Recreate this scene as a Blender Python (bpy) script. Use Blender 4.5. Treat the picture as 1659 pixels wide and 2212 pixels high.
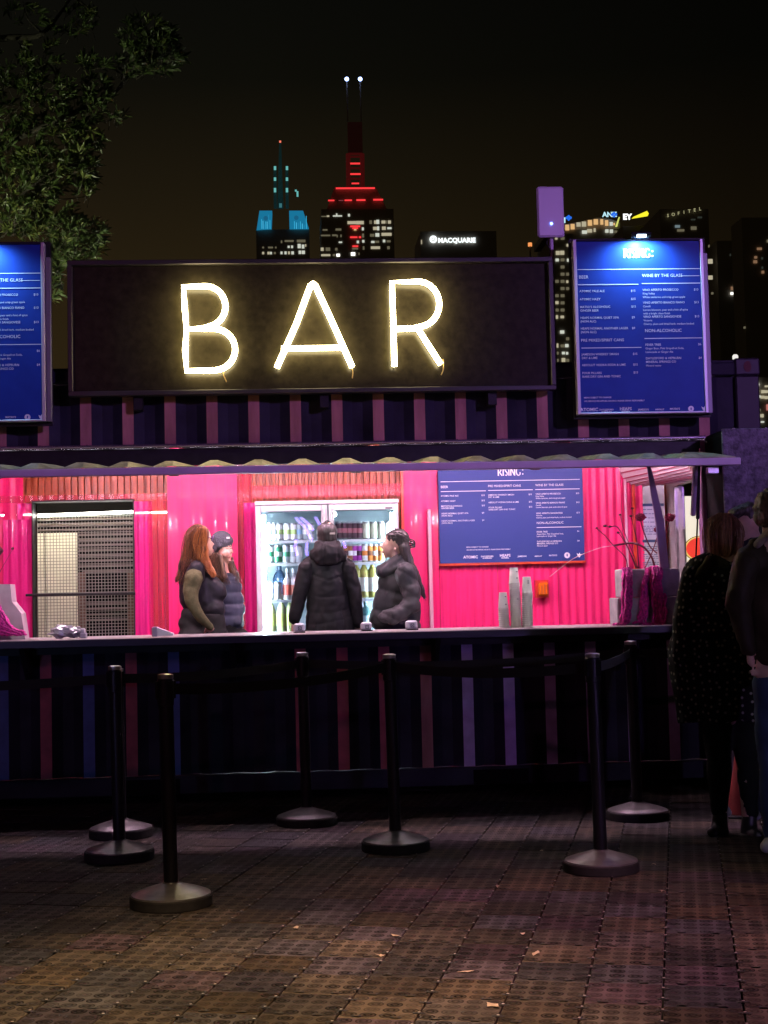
import bpy, math, random
from math import sin, cos, pi, radians, atan, sqrt, exp
from mathutils import Vector, Matrix, noise
random.seed(7)
SC = bpy.context.scene
for o in list(bpy.data.objects): bpy.data.objects.remove(o)

# ------------------------------------------------------------------ camera
FPX, DIST, EYE = 3150.0, 9.5, 1.33
YAW, PITCH, ROLL = radians(3.66), atan(181 / 3150.0), 0.0225
Fw = Vector((sin(YAW) * cos(PITCH), cos(YAW) * cos(PITCH), sin(PITCH)))
R0 = Vector((cos(YAW), -sin(YAW), 0)); U0 = R0.cross(Fw)
Rt = R0 * cos(ROLL) - U0 * sin(ROLL); Up = U0 * cos(ROLL) + R0 * sin(ROLL)
CAM = Vector((0, -DIST, EYE))
cd = bpy.data.cameras.new('camera'); cam = bpy.data.objects.new('camera', cd); SC.collection.objects.link(cam)
cd.sensor_fit = 'HORIZONTAL'; cd.sensor_width = 36.0; cd.lens = FPX / 1659.0 * 36.0
cd.clip_start = 0.1; cd.clip_end = 6000
cam.matrix_world = Matrix(((Rt.x, Up.x, -Fw.x, CAM.x), (Rt.y, Up.y, -Fw.y, CAM.y), (Rt.z, Up.z, -Fw.z, CAM.z), (0, 0, 0, 1)))
SC.camera = cam

# ------------------------------------------------------------------ night sky with city glow low down
W = bpy.data.worlds.new('World'); SC.world = W; W.use_nodes = True
nt = W.node_tree; bg = nt.nodes['Background']
tc = nt.nodes.new('ShaderNodeTexCoord'); sp = nt.nodes.new('ShaderNodeSeparateXYZ'); cr = nt.nodes.new('ShaderNodeValToRGB')
nt.links.new(tc.outputs['Generated'], sp.inputs[0]); nt.links.new(sp.outputs['Z'], cr.inputs[0]); mrx = nt.nodes.new('ShaderNodeMapRange'); mrx.inputs[1].default_value = -0.02; mrx.inputs[2].default_value = 0.30; mrx.inputs[3].default_value = 1.0; mrx.inputs[4].default_value = 0.38
nt.links.new(sp.outputs['X'], mrx.inputs[0])   # the city glow is strongest to the north-west
gm = nt.nodes.new('ShaderNodeVectorMath'); gm.operation = 'SCALE'; nt.links.new(cr.outputs[0], gm.inputs[0]); nt.links.new(mrx.outputs[0], gm.inputs['Scale']); nt.links.new(gm.outputs[0], bg.inputs[0])
els = cr.color_ramp.elements
els[0].position = 0.0; els[0].color = (0.0270, 0.0168, 0.0058, 1)
els[1].position = 0.42; els[1].color = (0.0024, 0.0026, 0.0022, 1)
for p_, c_ in ((0.20, (0.0205, 0.0132, 0.0050)), (0.27, (0.0118, 0.0084, 0.0038)), (0.34, (0.0042, 0.0039, 0.0024))):
    e = els.new(p_); e.color = (*c_, 1)
bg.inputs[1].default_value = 1.0

def lamp(name, kind, loc, target, energy, color, **kw):
    l = bpy.data.lights.new(name, kind); l.energy = energy; l.color = color
    for k, v in kw.items(): setattr(l, k, v)
    o = bpy.data.objects.new(name, l); SC.collection.objects.link(o); o.location = loc
    if target is not None:
        o.rotation_euler = (Vector(target) - Vector(loc)).to_track_quat('-Z', 'Y').to_euler()
    return o
# unseen floodlights added behind and above the camera, standing in for festival lighting
pf = lamp('purple_floodlight', 'SPOT', (9.5, -14.0, 6.0), (1.3, 0, 3.0), 4300, (0.55, 0.27, 1.0), spot_size=radians(14), spot_blend=1.0, shadow_soft_size=0.12); pf.scale = (3.0, 1, 1)
lamp('low_violet_floodlight', 'SPOT', (5.5, -13.0, 1.6), (1.9, 0, 0.75), 420, (0.50, 0.30, 1.0), spot_size=radians(20), spot_blend=0.8, shadow_soft_size=0.1)
lamp('low_blue_fill', 'SPOT', (-5.0, -13.0, 1.5), (-1.3, 0, 0.65), 230, (0.32, 0.40, 1.0), spot_size=radians(14), spot_blend=0.8, shadow_soft_size=0.1)  # unseen fill added to bring out the blue ridges at left
lamp('magenta_floodlight', 'SPOT', (-6.5, -14.0, 5.0), (-0.8, 0, 2.3), 260, (1.0, 0.28, 0.55), spot_size=radians(30), spot_blend=0.7, shadow_soft_size=0.12)
lamp('warm_floodlight', 'SPOT', (0.2, -8.4, 6.0), (-0.2, -4.9, 0), 3900, (1.0, 0.64, 0.36), spot_size=radians(26), spot_blend=0.9, shadow_soft_size=0.15)
lamp('pink_floodlight', 'SPOT', (2.6, -7.0, 6.0), (1.15, -4.0, 0), 1700, (1.0, 0.42, 0.56), spot_size=radians(26), spot_blend=0.9, shadow_soft_size=0.15)
lamp('dim_green_floodlight', 'SPOT', (6.0, -13.5, 5.5), (1.8, -1.2, 0), 170, (0.80, 1.0, 0.85), spot_size=radians(24), spot_blend=1.0, shadow_soft_size=0.15)
lamp('tree_fill_light', 'SPOT', (-5.4, 0.5, 2.3), (-2.2, 3.7, 3.75), 560, (0.95, 1.0, 0.60), spot_size=radians(64), spot_blend=0.9, shadow_soft_size=0.1)  # unseen spot added to brighten the tree
SC.view_settings.view_transform = 'Standard'; SC.view_settings.look = 'None'
SC.view_settings.exposure = 0.0; SC.view_settings.gamma = 1.0
try: SC.view_settings.use_curve_mapping = False
except Exception: pass
SC.cycles.use_denoising = True
SC.cycles.max_bounces = 8; SC.cycles.diffuse_bounces = 3; SC.cycles.glossy_bounces = 3; SC.cycles.transmission_bounces = 6; SC.cycles.transparent_max_bounces = 12
SC.cycles.sample_clamp_indirect = 3.0
SC.cycles.caustics_reflective = False; SC.cycles.caustics_refractive = False

# ------------------------------------------------------------------ helpers
def ray(x, y): return Fw + Rt * ((x - 829.5) / FPX) - Up * ((y - 1106) / FPX)
def at(x, y, Y=0.0):
    d = ray(x, y); return CAM + d * ((Y + DIST) / d.y)
def gr(x, y, z=0.0):
    d = ray(x, y); return CAM + d * ((z - EYE) / d.z)

MATS = {}
def mat(name, col, rough=0.6, metal=0.0, var=0.0, vscale=8.0, bump=0.0, bscale=40.0, emit=None, estr=0.0, spec=0.5, coat=0.0, stretch=None, trans=0.0, objvar=0.0, alpha=1.0):
    if name in MATS: return MATS[name]
    m = bpy.data.materials.new(name); m.use_nodes = True; MATS[name] = m
    n = m.node_tree; b = n.nodes['Principled BSDF']
    b.inputs['Base Color'].default_value = (*col, 1); b.inputs['Roughness'].default_value = rough; b.inputs['Metallic'].default_value = metal
    b.inputs['Specular IOR Level'].default_value = spec; b.inputs['Coat Weight'].default_value = coat; b.inputs['Coat Roughness'].default_value = 0.08
    b.inputs['Transmission Weight'].default_value = trans; b.inputs['Alpha'].default_value = alpha
    if emit: b.inputs['Emission Color'].default_value = (*emit, 1); b.inputs['Emission Strength'].default_value = estr
    vec = None
    if var or bump:
        t = n.nodes.new('ShaderNodeTexCoord'); vec = t.outputs['Object']
        if stretch:
            mp = n.nodes.new('ShaderNodeMapping'); mp.inputs['Scale'].default_value = stretch
            n.links.new(vec, mp.inputs[0]); vec = mp.outputs[0]
    if var or objvar:
        hs = n.nodes.new('ShaderNodeHueSaturation'); hs.inputs['Color'].default_value = (*col, 1); last = None
        if var:
            no = n.nodes.new('ShaderNodeTexNoise'); no.inputs['Scale'].default_value = vscale; no.inputs['Detail'].default_value = 6
            n.links.new(vec, no.inputs['Vector'])
            mr = n.nodes.new('ShaderNodeMapRange'); mr.inputs[1].default_value = 0.3; mr.inputs[2].default_value = 0.7
            mr.inputs[3].default_value = 1 - var; mr.inputs[4].default_value = 1 + var
            n.links.new(no.outputs[0], mr.inputs[0]); last = mr.outputs[0]
        if objvar:
            oi = n.nodes.new('ShaderNodeObjectInfo'); m2 = n.nodes.new('ShaderNodeMapRange'); m2.inputs[3].default_value = 1 - objvar; m2.inputs[4].default_value = 1 + objvar
            n.links.new(oi.outputs['Random'], m2.inputs[0])
            if last:
                mu = n.nodes.new('ShaderNodeMath'); mu.operation = 'MULTIPLY'; n.links.new(last, mu.inputs[0]); n.links.new(m2.outputs[0], mu.inputs[1]); last = mu.outputs[0]
            else: last = m2.outputs[0]
        n.links.new(last, hs.inputs['Value']); n.links.new(hs.outputs[0], b.inputs['Base Color'])
    if bump:
        nb = n.nodes.new('ShaderNodeTexNoise'); nb.inputs['Scale'].default_value = bscale; nb.inputs['Detail'].default_value = 5
        n.links.new(vec, nb.inputs['Vector']); bp = n.nodes.new('ShaderNodeBump'); bp.inputs['Strength'].default_value = bump; bp.inputs['Distance'].default_value = 0.02
        n.links.new(nb.outputs[0], bp.inputs['Height']); n.links.new(bp.outputs[0], b.inputs['Normal'])
    return m
def emat(name, col, s): return mat(name, (0.02, 0.02, 0.02), 0.5, emit=col, estr=s)

class MB:
    def __init__(s): s.v = []; s.f = []; s.m = []; s.sm = []
    def add(s, vs, fs, mi=0, smooth=False):
        k = len(s.v); s.v += [tuple(p) for p in vs]; s.f += [tuple(i + k for i in f) for f in fs]; s.m += [mi] * len(fs); s.sm += [smooth] * len(fs); return s
    def box(s, lo, hi, mi=0, M=None):
        (a, b, c), (d, e, f) = lo, hi
        vs = [Vector(p) for p in ((a, b, c), (d, b, c), (d, e, c), (a, e, c), (a, b, f), (d, b, f), (d, e, f), (a, e, f))]
        if M is not None: vs = [M @ p for p in vs]
        return s.add(vs, [(3, 2, 1, 0), (4, 5, 6, 7), (0, 1, 5, 4), (1, 2, 6, 5), (2, 3, 7, 6), (3, 0, 4, 7)], mi)
    def bbox(s, lo, hi, b=0.006, mi=0, M=None):  # box with chamfered edges
        lo = Vector(lo); hi = Vector(hi); b = min(b, (hi.x - lo.x) / 2.1, (hi.y - lo.y) / 2.1, (hi.z - lo.z) / 2.1)
        vs = []; idx = {}
        for sx in (0, 1):
            for sy in (0, 1):
                for sz in (0, 1):
                    c = [(hi if q else lo)[i] for i, q in enumerate((sx, sy, sz))]; dr = [-b if q else b for q in (sx, sy, sz)]
                    for ax in range(3):
                        p = list(c)
                        for j in range(3):
                            if j != ax: p[j] += dr[j]
                        idx[(sx, sy, sz, ax)] = len(vs); vs.append(Vector(p))
        cen = (lo + hi) / 2; fs = []
        def ff(q):
            a, b_, c = vs[q[0]], vs[q[1]], vs[q[2]]; n_ = (b_ - a).cross(c - a); m_ = sum((vs[i] for i in q), Vector()) / len(q)
            fs.append(tuple(q) if n_.dot(m_ - cen) > 0 else tuple(reversed(q)))
        for q in (0, 1):
            ff([idx[(q, a, b_, 0)] for a, b_ in ((0, 0), (1, 0), (1, 1), (0, 1))])
            ff([idx[(a, q, b_, 1)] for a, b_ in ((0, 0), (1, 0), (1, 1), (0, 1))])
            ff([idx[(a, b_, q, 2)] for a, b_ in ((0, 0), (1, 0), (1, 1), (0, 1))])
        for a in (0, 1):
            for b_ in (0, 1):
                ff([idx[(0, a, b_, 1)], idx[(1, a, b_, 1)], idx[(1, a, b_, 2)], idx[(0, a, b_, 2)]])
                ff([idx[(a, 0, b_, 0)], idx[(a, 1, b_, 0)], idx[(a, 1, b_, 2)], idx[(a, 0, b_, 2)]])
                ff([idx[(a, b_, 0, 0)], idx[(a, b_, 1, 0)], idx[(a, b_, 1, 1)], idx[(a, b_, 0, 1)]])
                for c in (0, 1): ff([idx[(a, b_, c, 0)], idx[(a, b_, c, 1)], idx[(a, b_, c, 2)]])
        if M is not None: vs = [M @ p for p in vs]
        return s.add(vs, fs, mi)
    def cyl(s, p0, p1, r0, r1=None, n=12, mi=0, caps=True, smooth=True):
        r1 = r0 if r1 is None else r1; p0 = Vector(p0); p1 = Vector(p1); a = (p1 - p0).normalized()
        u = a.orthogonal().normalized(); w = a.cross(u); vs = []
        for p, r in ((p0, r0), (p1, r1)):
            for i in range(n): t = 2 * pi * i / n; vs.append(p + (u * cos(t) + w * sin(t)) * r)
        s.add(vs, [(i, (i + 1) % n, n + (i + 1) % n, n + i) for i in range(n)], mi, smooth)
        if caps: s.add(vs, [tuple(range(n - 1, -1, -1)), tuple(range(n, 2 * n))], mi)
        return s
    def tube(s, pts, r, n=8, mi=0, closed=False):
        pts = [Vector(p) for p in pts]; k = len(pts); rs = r if isinstance(r, (list, tuple)) else [r] * k; vs = []; pu = None
        for i, p in enumerate(pts):
            a = pts[(i + 1) % k] if (i < k - 1 or closed) else p; b = pts[i - 1] if (i > 0 or closed) else p
            t = (a - b).normalized()
            if pu is None: u = t.orthogonal().normalized()
            else: u = (pu - t * pu.dot(t)).normalized()
            pu = u; w = t.cross(u)
            for j in range(n): q = 2 * pi * j / n; vs.append(p + (u * cos(q) + w * sin(q)) * rs[i])
        fs = []
        for i in range(k if closed else k - 1):
            for j in range(n): fs.append((i * n + j, i * n + (j + 1) % n, ((i + 1) % k) * n + (j + 1) % n, ((i + 1) % k) * n + j))
        if not closed: fs += [tuple(range(n - 1, -1, -1)), tuple((k - 1) * n + j for j in range(n))]
        return s.add(vs, fs, mi, True)
    def lathe(s, prof, c=(0, 0, 0), n=24, mi=0, mis=None, smooth=True, M=None):
        c = Vector(c); vs = []; k = len(prof)
        for r, z in prof:
            for j in range(n): t = 2 * pi * j / n; vs.append(Vector((r * cos(t), r * sin(t), z)))
        vs = [(M @ p if M is not None else p) + c for p in vs]
        for i in range(k - 1):
            s.add(vs[i * n:(i + 2) * n], [(j, (j + 1) % n, n + (j + 1) % n, n + j) for j in range(n)], (mis[i] if mis else mi), smooth)
        s.add(vs[:n], [tuple(range(n - 1, -1, -1))], mis[0] if mis else mi); s.add(vs[-n:], [tuple(range(n))], mis[-1] if mis else mi)
        return s
    def quad(s, a, b, c, d, mi=0): return s.add([a, b, c, d], [(0, 1, 2, 3)], mi)
    def prism(s, outline, y0, y1, mi=0):  # outline of (x,z), counter-clockwise seen from -Y
        n = len(outline); vs = [(x, y0, z) for x, z in outline] + [(x, y1, z) for x, z in outline]
        fs = [tuple(range(n)), tuple(range(2 * n - 1, n - 1, -1))] + [(i, n + i, n + (i + 1) % n, (i + 1) % n) for i in range(n)]
        return s.add(vs, fs, mi)
    def mesh(s, name, mats):
        me = bpy.data.meshes.new(name); me.from_pydata(s.v, [], s.f)
        for m in (mats if isinstance(mats, (list, tuple)) else [mats]): me.materials.append(m)
        me.polygons.foreach_set('material_index', s.m); me.polygons.foreach_set('use_smooth', s.sm); me.update(); return me
    def build(s, name, mats, parent=None, label=None): return link(name, s.mesh(name, mats), parent, label)

def link(name, me, parent=None, label=None, loc=None):
    o = bpy.data.objects.new(name, me); SC.collection.objects.link(o)
    if parent is not None:
        o.parent = parent; o.matrix_parent_inverse = _inv(parent)
    if loc is not None: o.location = loc
    if label: o['label'] = label
    return o
def _world(o):
    M = o.matrix_basis.copy(); p = o
    if o.parent is not None: M = _world(o.parent) @ o.matrix_parent_inverse @ M
    return M
def _inv(p): return _world(p).inverted()
def tag(o, label, cat, group=None, kind=None):
    if label: o['label'] = label
    if cat: o['category'] = cat
    if group: o['group'] = group
    if kind: o['kind'] = kind
    return o
def thing(name, loc, label, cat, group=None):
    o = bpy.data.objects.new(name, None); SC.collection.objects.link(o); o.location = loc; o.empty_display_size = 0.1
    return tag(o, label, cat, group)
def struct(o): o['kind'] = 'structure'; return o

def sbev(pts, k=6):  # Catmull-Rom smoothing
    pts = [Vector(p) for p in pts]; out = []
    for i in range(len(pts) - 1):
        p0 = pts[max(i - 1, 0)]; p1 = pts[i]; p2 = pts[i + 1]; p3 = pts[min(i + 2, len(pts) - 1)]
        for j in range(k):
            t = j / k
            out.append(0.5 * ((2 * p1) + (p2 - p0) * t + (2 * p0 - 5 * p1 + 4 * p2 - p3) * t * t + (3 * p1 - p0 - 3 * p2 + p3) * t ** 3))
    out.append(pts[-1]); return out

def text_mesh(items, mats, name='lettering'):
    """items: (string, origin, right, up, height, align, bold, matindex) -> one flat mesh, 1 mm thick"""
    V = []; F = []; MI = []
    for s_, org, rt, up, h, al, bold, mi in items:
        cu = bpy.data.curves.new('t', 'FONT'); cu.body = s_; cu.size = h / 0.72; cu.align_x = al; cu.resolution_u = 2; cu.offset = bold * h
        ob = bpy.data.objects.new('t', cu); SC.collection.objects.link(ob)
        dg = bpy.context.evaluated_depsgraph_get(); me = ob.evaluated_get(dg).to_mesh()
        k = len(V); rt = Vector(rt); up = Vector(up); org = Vector(org)
        V += [tuple(org + rt * v.co.x + up * v.co.y) for v in me.vertices]
        for p in me.polygons: F.append(tuple(k + i for i in p.vertices)); MI.append(mi)
        ob.evaluated_get(dg).to_mesh_clear(); bpy.data.objects.remove(ob); bpy.data.curves.remove(cu)
    me = bpy.data.meshes.new(name); me.from_pydata(V, [], F)
    for m in mats: me.materials.append(m)
    me.polygons.foreach_set('material_index', MI); me.update(); return me
XR, ZU = Vector((1, 0, 0)), Vector((0, 0, 1))

# ------------------------------------------------------------------ materials
M_navy = mat('navy_container_paint', (0.020, 0.020, 0.033), 0.6, var=0.5, vscale=3, bump=0.3, bscale=12, spec=.15)
M_pinkp = mat('dusty_pink_paint', (0.36, 0.16, 0.15), 0.6, var=0.35, vscale=3, stretch=(3, 3, .8), bump=.2, bscale=10, spec=.2)
M_redp = mat('brick_red_paint', (0.34, 0.06, 0.075), 0.55, var=0.3, vscale=9)
M_bluep = mat('blue_paint', (0.05, 0.09, 0.30), 0.55, var=0.25, vscale=9)
M_lilac = mat('lilac_paint', (0.42, 0.32, 0.55), 0.55, var=0.2, vscale=9)
M_black = mat('black_powder_coat', (0.014, 0.014, 0.016), 0.5, var=0.3, vscale=12, spec=.25)
M_dark = mat('matt_near_black', (0.006, 0.006, 0.0065), 0.9, spec=.03)
M_steel = mat('brushed_steel', (0.55, 0.55, 0.57), 0.35, 1.0, var=0.15, vscale=20)
M_alu = mat('dull_aluminium', (0.42, 0.41, 0.42), 0.38, 0.9, var=0.2, vscale=15)
M_white = mat('white_enamel', (0.75, 0.75, 0.76), 0.3, var=0.05, vscale=4, coat=0.3)
M_rubber = mat('black_rubber', (0.02, 0.02, 0.02), 0.75, var=0.3, vscale=30)
# ================================================================== GROUND
struct(MB().add([(-400, -400, -0.03), (400, -400, -0.03), (400, 1500, -0.03), (-400, 1500, -0.03)], [(0, 1, 2, 3)]).build('ground', mat('dark_asphalt', (0.02, 0.02, 0.022), 0.85, var=0.3, vscale=3)))
TILE = 0.25; TANG = radians(-15.0); T0 = gr(*((1700 + 635 / 2.074) / 1.808, (3600 + 515 / 2.074) / 1.808))
def tile_material():
    m = bpy.data.materials.new('grey_plastic_floor_tile'); m.use_nodes = True; n = m.node_tree; b = n.nodes['Principled BSDF']; L = n.links.new
    def nd(t, **k):
        q = n.nodes.new(t)
        for a, v in k.items(): setattr(q, a, v)
        return q
    def mth(op, a, bb=None):
        q = nd('ShaderNodeMath', operation=op)
        for i, v in enumerate((a, bb)):
            if v is None: continue
            if isinstance(v, (int, float)): q.inputs[i].default_value = v
            else: L(v, q.inputs[i])
        return q.outputs[0]
    t = nd('ShaderNodeTexCoord'); s = nd('ShaderNodeSeparateXYZ'); L(t.outputs['Object'], s.inputs[0])
    cell = TILE / 4
    fx = mth('SUBTRACT', mth('FRACT', mth('DIVIDE', mth('ADD', s.outputs['X'], TILE * 4), cell)), 0.5)
    fy = mth('SUBTRACT', mth('FRACT', mth('DIVIDE', mth('ADD', s.outputs['Y'], TILE * 4), cell)), 0.5)
    d = mth('SQRT', mth('ADD', mth('MULTIPLY', fx, fx), mth('MULTIPLY', fy, fy)))
    ring = mth('SINE', mth('MULTIPLY', d, 26.0))
    inside = mth('LESS_THAN', d, 0.43)
    wnc = nd('ShaderNodeTexWhiteNoise', noise_dimensions='3D'); cmb = nd('ShaderNodeCombineXYZ'); L(mth('FLOOR', mth('DIVIDE', mth('ADD', s.outputs['X'], TILE * 4), cell)), cmb.inputs[0]); L(mth('FLOOR', mth('DIVIDE', mth('ADD', s.outputs['Y'], TILE * 4), cell)), cmb.inputs[1]); oi0 = nd('ShaderNodeObjectInfo'); L(mth('MULTIPLY', oi0.outputs['Random'], 50.0), cmb.inputs[2]); L(cmb.outputs[0], wnc.inputs['Vector'])
    h = mth('MULTIPLY', mth('MULTIPLY', mth('ADD', mth('MULTIPLY', ring, 0.55), -1.35), mth('ADD', 0.35, mth('MULTIPLY', wnc.outputs['Value'], 0.45))), inside)
    no = nd('ShaderNodeTexNoise'); no.inputs['Scale'].default_value = 4.5; no.inputs['Detail'].default_value = 8; L(nd('ShaderNodeNewGeometry').outputs['Position'], no.inputs['Vector'])
    n2 = nd('ShaderNodeTexNoise'); n2.inputs['Scale'].default_value = 120; n2.inputs['Detail'].default_value = 3; L(t.outputs['Object'], n2.inputs['Vector'])
    oi = nd('ShaderNodeObjectInfo')
    v = mth('MULTIPLY', mth('ADD', 0.05, mth('MULTIPLY', no.outputs[0], 1.75)), mth('ADD', 0.36, mth('MULTIPLY', oi.outputs['Random'], 0.62)))
    v = mth('MULTIPLY', v, mth('ADD', 1.25, mth('MULTIPLY', h, 0.85)))
    v = mth('MULTIPLY', v, mth('ADD', 0.7, mth('MULTIPLY', n2.outputs[0], 0.6)))
    rp = nd('ShaderNodeValToRGB'); re_ = rp.color_ramp.elements; re_[0].position = 0; re_[0].color = (.085, .075, .062, 1); re_[1].position = 1; re_[1].color = (.092, .062, .072, 1); e_ = re_.new(.35); e_.color = (.105, .080, .052, 1); e_ = re_.new(.7); e_.color = (.062, .064, .070, 1); rw = nd('ShaderNodeTexWhiteNoise', noise_dimensions='1D'); L(oi.outputs['Random'], rw.inputs['W']); L(rw.outputs['Value'], rp.inputs[0])
    hs = nd('ShaderNodeHueSaturation'); L(rp.outputs[0], hs.inputs['Color']); L(v, hs.inputs['Value']); L(hs.outputs[0], b.inputs['Base Color'])
    rr = nd('ShaderNodeMapRange'); rr.inputs[3].default_value = 0.6; rr.inputs[4].default_value = 0.9; L(no.outputs[0], rr.inputs[0]); L(rr.outputs[0], b.inputs['Roughness']); b.inputs['Specular IOR Level'].default_value = 0.12
    bp = nd('ShaderNodeBump'); bp.inputs['Strength'].default_value = 0.8; bp.inputs['Distance'].default_value = 0.004
    L(mth('ADD', h, mth('MULTIPLY', n2.outputs[0], 0.5)), bp.inputs['Height']); L(bp.outputs[0], b.inputs['Normal'])
    return m
M_tile = tile_material()
M_clip = mat('pale_tile_clip', (0.30, 0.28, 0.26), 0.4)
def tile_mb(M=Matrix(), detail=True):
    mb = MB(); g = 0.0016; h = TILE / 2 - g; hx = TILE / 2 - .0034; z = 0.018; c = 0.003
    P = [(-hx, -h), (hx, -h), (hx, h), (-hx, h)]; Q = [(-hx + c, -h + c), (hx - c, -h + c), (hx - c, h - c), (-hx + c, h - c)]
    vs = [M @ Vector((x, y, -0.005)) for x, y in P] + [M @ Vector((x, y, z - c)) for x, y in P] + [M @ Vector((x, y, z)) for x, y in Q]
    fs = [(8, 9, 10, 11)] + [(i, (i + 1) % 4, 4 + (i + 1) % 4, 4 + i) for i in range(4)] + [(4 + i, 4 + (i + 1) % 4, 8 + (i + 1) % 4, 8 + i) for i in range(4)]
    mb.add(vs, fs)
    if detail:   # interlocking loops on two sides, dark half-discs with a pale peg
        for k in (-1, 1):
            for side in (0, 1):
                cx, cy = (k * TILE / 4, -h) if side == 0 else (h, k * TILE / 4)
                if side: cx += .003
                vs = [(cx + 0.019 * cos(2 * pi * j / 8), cy + .004 + 0.015 * max(sin(2 * pi * j / 8), -.3), z + 0.003) if side == 0 else (cx + 0.024 * cos(2 * pi * j / 8), cy + 0.0095 * sin(2 * pi * j / 8), z + 0.003) for j in range(8)]
                mb.add([M @ Vector(p) for p in vs], [tuple(range(8))], 1)
                if side == 0: mb.add([M @ Vector((cx + 0.010 * cos(2 * pi * j / 6), cy + .005 + 0.006 * sin(2 * pi * j / 6), z + 0.0038)) for j in range(6)], [tuple(range(6))], 0)
                if side: mb.add([M @ Vector((cx + 0.0055 * cos(2 * pi * j / 5), cy + 0.0055 * sin(2 * pi * j / 5), z + 0.0065)) for j in range(5)], [tuple(range(5))], 2)
    return mb
floor_base = struct(MB().box((-6, -9, -0.02), (7, 1.2, -0.006)).build('tiled_floor', mat('floor_underlay', (0.012, 0.012, 0.012), 0.9)))
ca, sa = cos(TANG), sin(TANG); cand = []
tme = tile_mb().mesh('floor_tile', [M_tile, M_rubber, M_clip])
for i in range(-26, 30):
    for j in range(-18, 26):
        x = T0.x + (i + .5) * TILE * ca - (j + .5) * TILE * sa; y = T0.y + (i + .5) * TILE * sa + (j + .5) * TILE * ca
        if y > 1.0 or y < -7.5: continue
        v = Vector((x, y, 0)) - CAM; dz = v.dot(Fw); u = 829.5 + FPX * v.dot(Rt) / dz; w = 1106 - FPX * v.dot(Up) / dz
        if -260 < u < 1900 and w < 2420: cand.append((dz if (-40 < u < 1700 and w < 2260) else dz + 100, x, y))
cand.sort(); rest = MB()
for q, (dz, x, y) in enumerate(cand):
    tilt = Matrix.Rotation(random.gauss(0, .004), 4, 'X') @ Matrix.Rotation(random.gauss(0, .004), 4, 'Y')
    Mx = Matrix.Translation((x, y, random.gauss(0, .0008))) @ Matrix.Rotation(TANG + random.gauss(0, .003), 4, 'Z') @ tilt
    if q < 298:
        o = link('tile', tme, floor_base); o.matrix_basis = Mx
    else:
        t_ = tile_mb(Mx, detail=False); rest.add(t_.v, t_.f)
def far_tiles_mat():
    m = M_tile.copy(); m.name = 'grey_plastic_floor_tile_far'; n = m.node_tree
    tcn = next(x for x in n.nodes if x.type == 'TEX_COORD'); sep = next(x for x in n.nodes if x.type == 'SEPXYZ')
    mp = n.nodes.new('ShaderNodeMapping'); mp.vector_type = 'TEXTURE'; mp.inputs['Location'].default_value = (T0.x, T0.y, 0); mp.inputs['Rotation'].default_value = (0, 0, TANG)
    n.links.new(tcn.outputs['Object'], mp.inputs[0]); n.links.new(mp.outputs[0], sep.inputs[0]); return m
o = rest.build('distant_tiles', far_tiles_mat(), floor_base); o['kind'] = 'stuff'
# ================================================================== SHIPPING CONTAINER BAR
XL, XE, ZB, ZT = -2.95, 3.145, 0.085, 2.862
PIT, RX0 = 0.2715, -1.315
con = thing('shipping_container', ((XL + XE) / 2, 1.2, ZB), 'navy high shipping container with striped corrugated walls converted into a pink-lit bar', 'bar container')
def corrugated(x0, x1, z0, z1, cols, base=0, Y=0.0, dep=0.036, pit=PIT, start=RX0, fl=0.036, inn=0.034):
    """trapezoidal sheet along x; cols(k)->material index of the outer flat of ridge k"""
    mb = MB(); k0 = int(math.floor((x0 - start) / pit)) - 1; k1 = int((x1 - start) / pit) + 2; pr = []
    for k in range(k0, k1 + 1):
        c = start + k * pit
        pr += [(c - pit / 2 + inn, Y + dep, 0), (c - fl, Y, cols(k)), (c + fl, Y, base), (c + pit / 2 - inn, Y + dep, base)]
    pts = [(x, y, m) for x, y, m in pr if x0 <= x <= x1]
    if pts[0][0] > x0: pts.insert(0, (x0, Y + dep, base))
    pts.append((x1, Y + dep, base))
    for (xa, ya, m), (xb, yb, _) in zip(pts, pts[1:]):
        mi = m if (ya == Y and yb == Y) else base
        mb.quad((xa, ya, z0), (xb, yb, z0), (xb, yb, z1), (xa, ya, z1), mi)
        mb.quad((xb, yb + .002, z0), (xa, ya + .002, z0), (xa, ya + .002, z1), (xb, yb + .002, z1), 0)
    return mb
PM = [M_navy, M_pinkp, M_redp, M_bluep, M_lilac]
low = {0: 0, 1: 3, 2: 2, -3: 0, -2: 3, -1: 2, 4: 2, 3: 0, 5: 2, 6: 1, 7: 2, 8: 1, 9: 4, 10: 4, 11: 1, 12: 4, 13: 4, 14: 1}
low = {-2: 3, -1: 2, 0: 3, 1: 2, 2: 3, 3: 0, 4: 0, 5: 2, 6: 2, 7: 2, 8: 1, 9: 4, 10: 4, 11: 4, 12: 4, 13: 4, 14: 4}
corrugated(XL + .16, XE - .16, 2.32, 2.745, lambda k: 1).build('upper_wall', PM, con)
corrugated(XL + .16, XE - .16, 0.212, 1.04, lambda k: low.get(k, 0)).build('lower_wall', PM, con)
MB().bbox((XL + .17, -.012, ZB + .006), (XE - .17, .05, 0.21), .006).build('bottom_rail', M_navy, con)
MB().bbox((XL + .17, -.006, 2.747), (XE - .17, .06, 2.835), .008).build('top_rail', M_navy, con)
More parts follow.
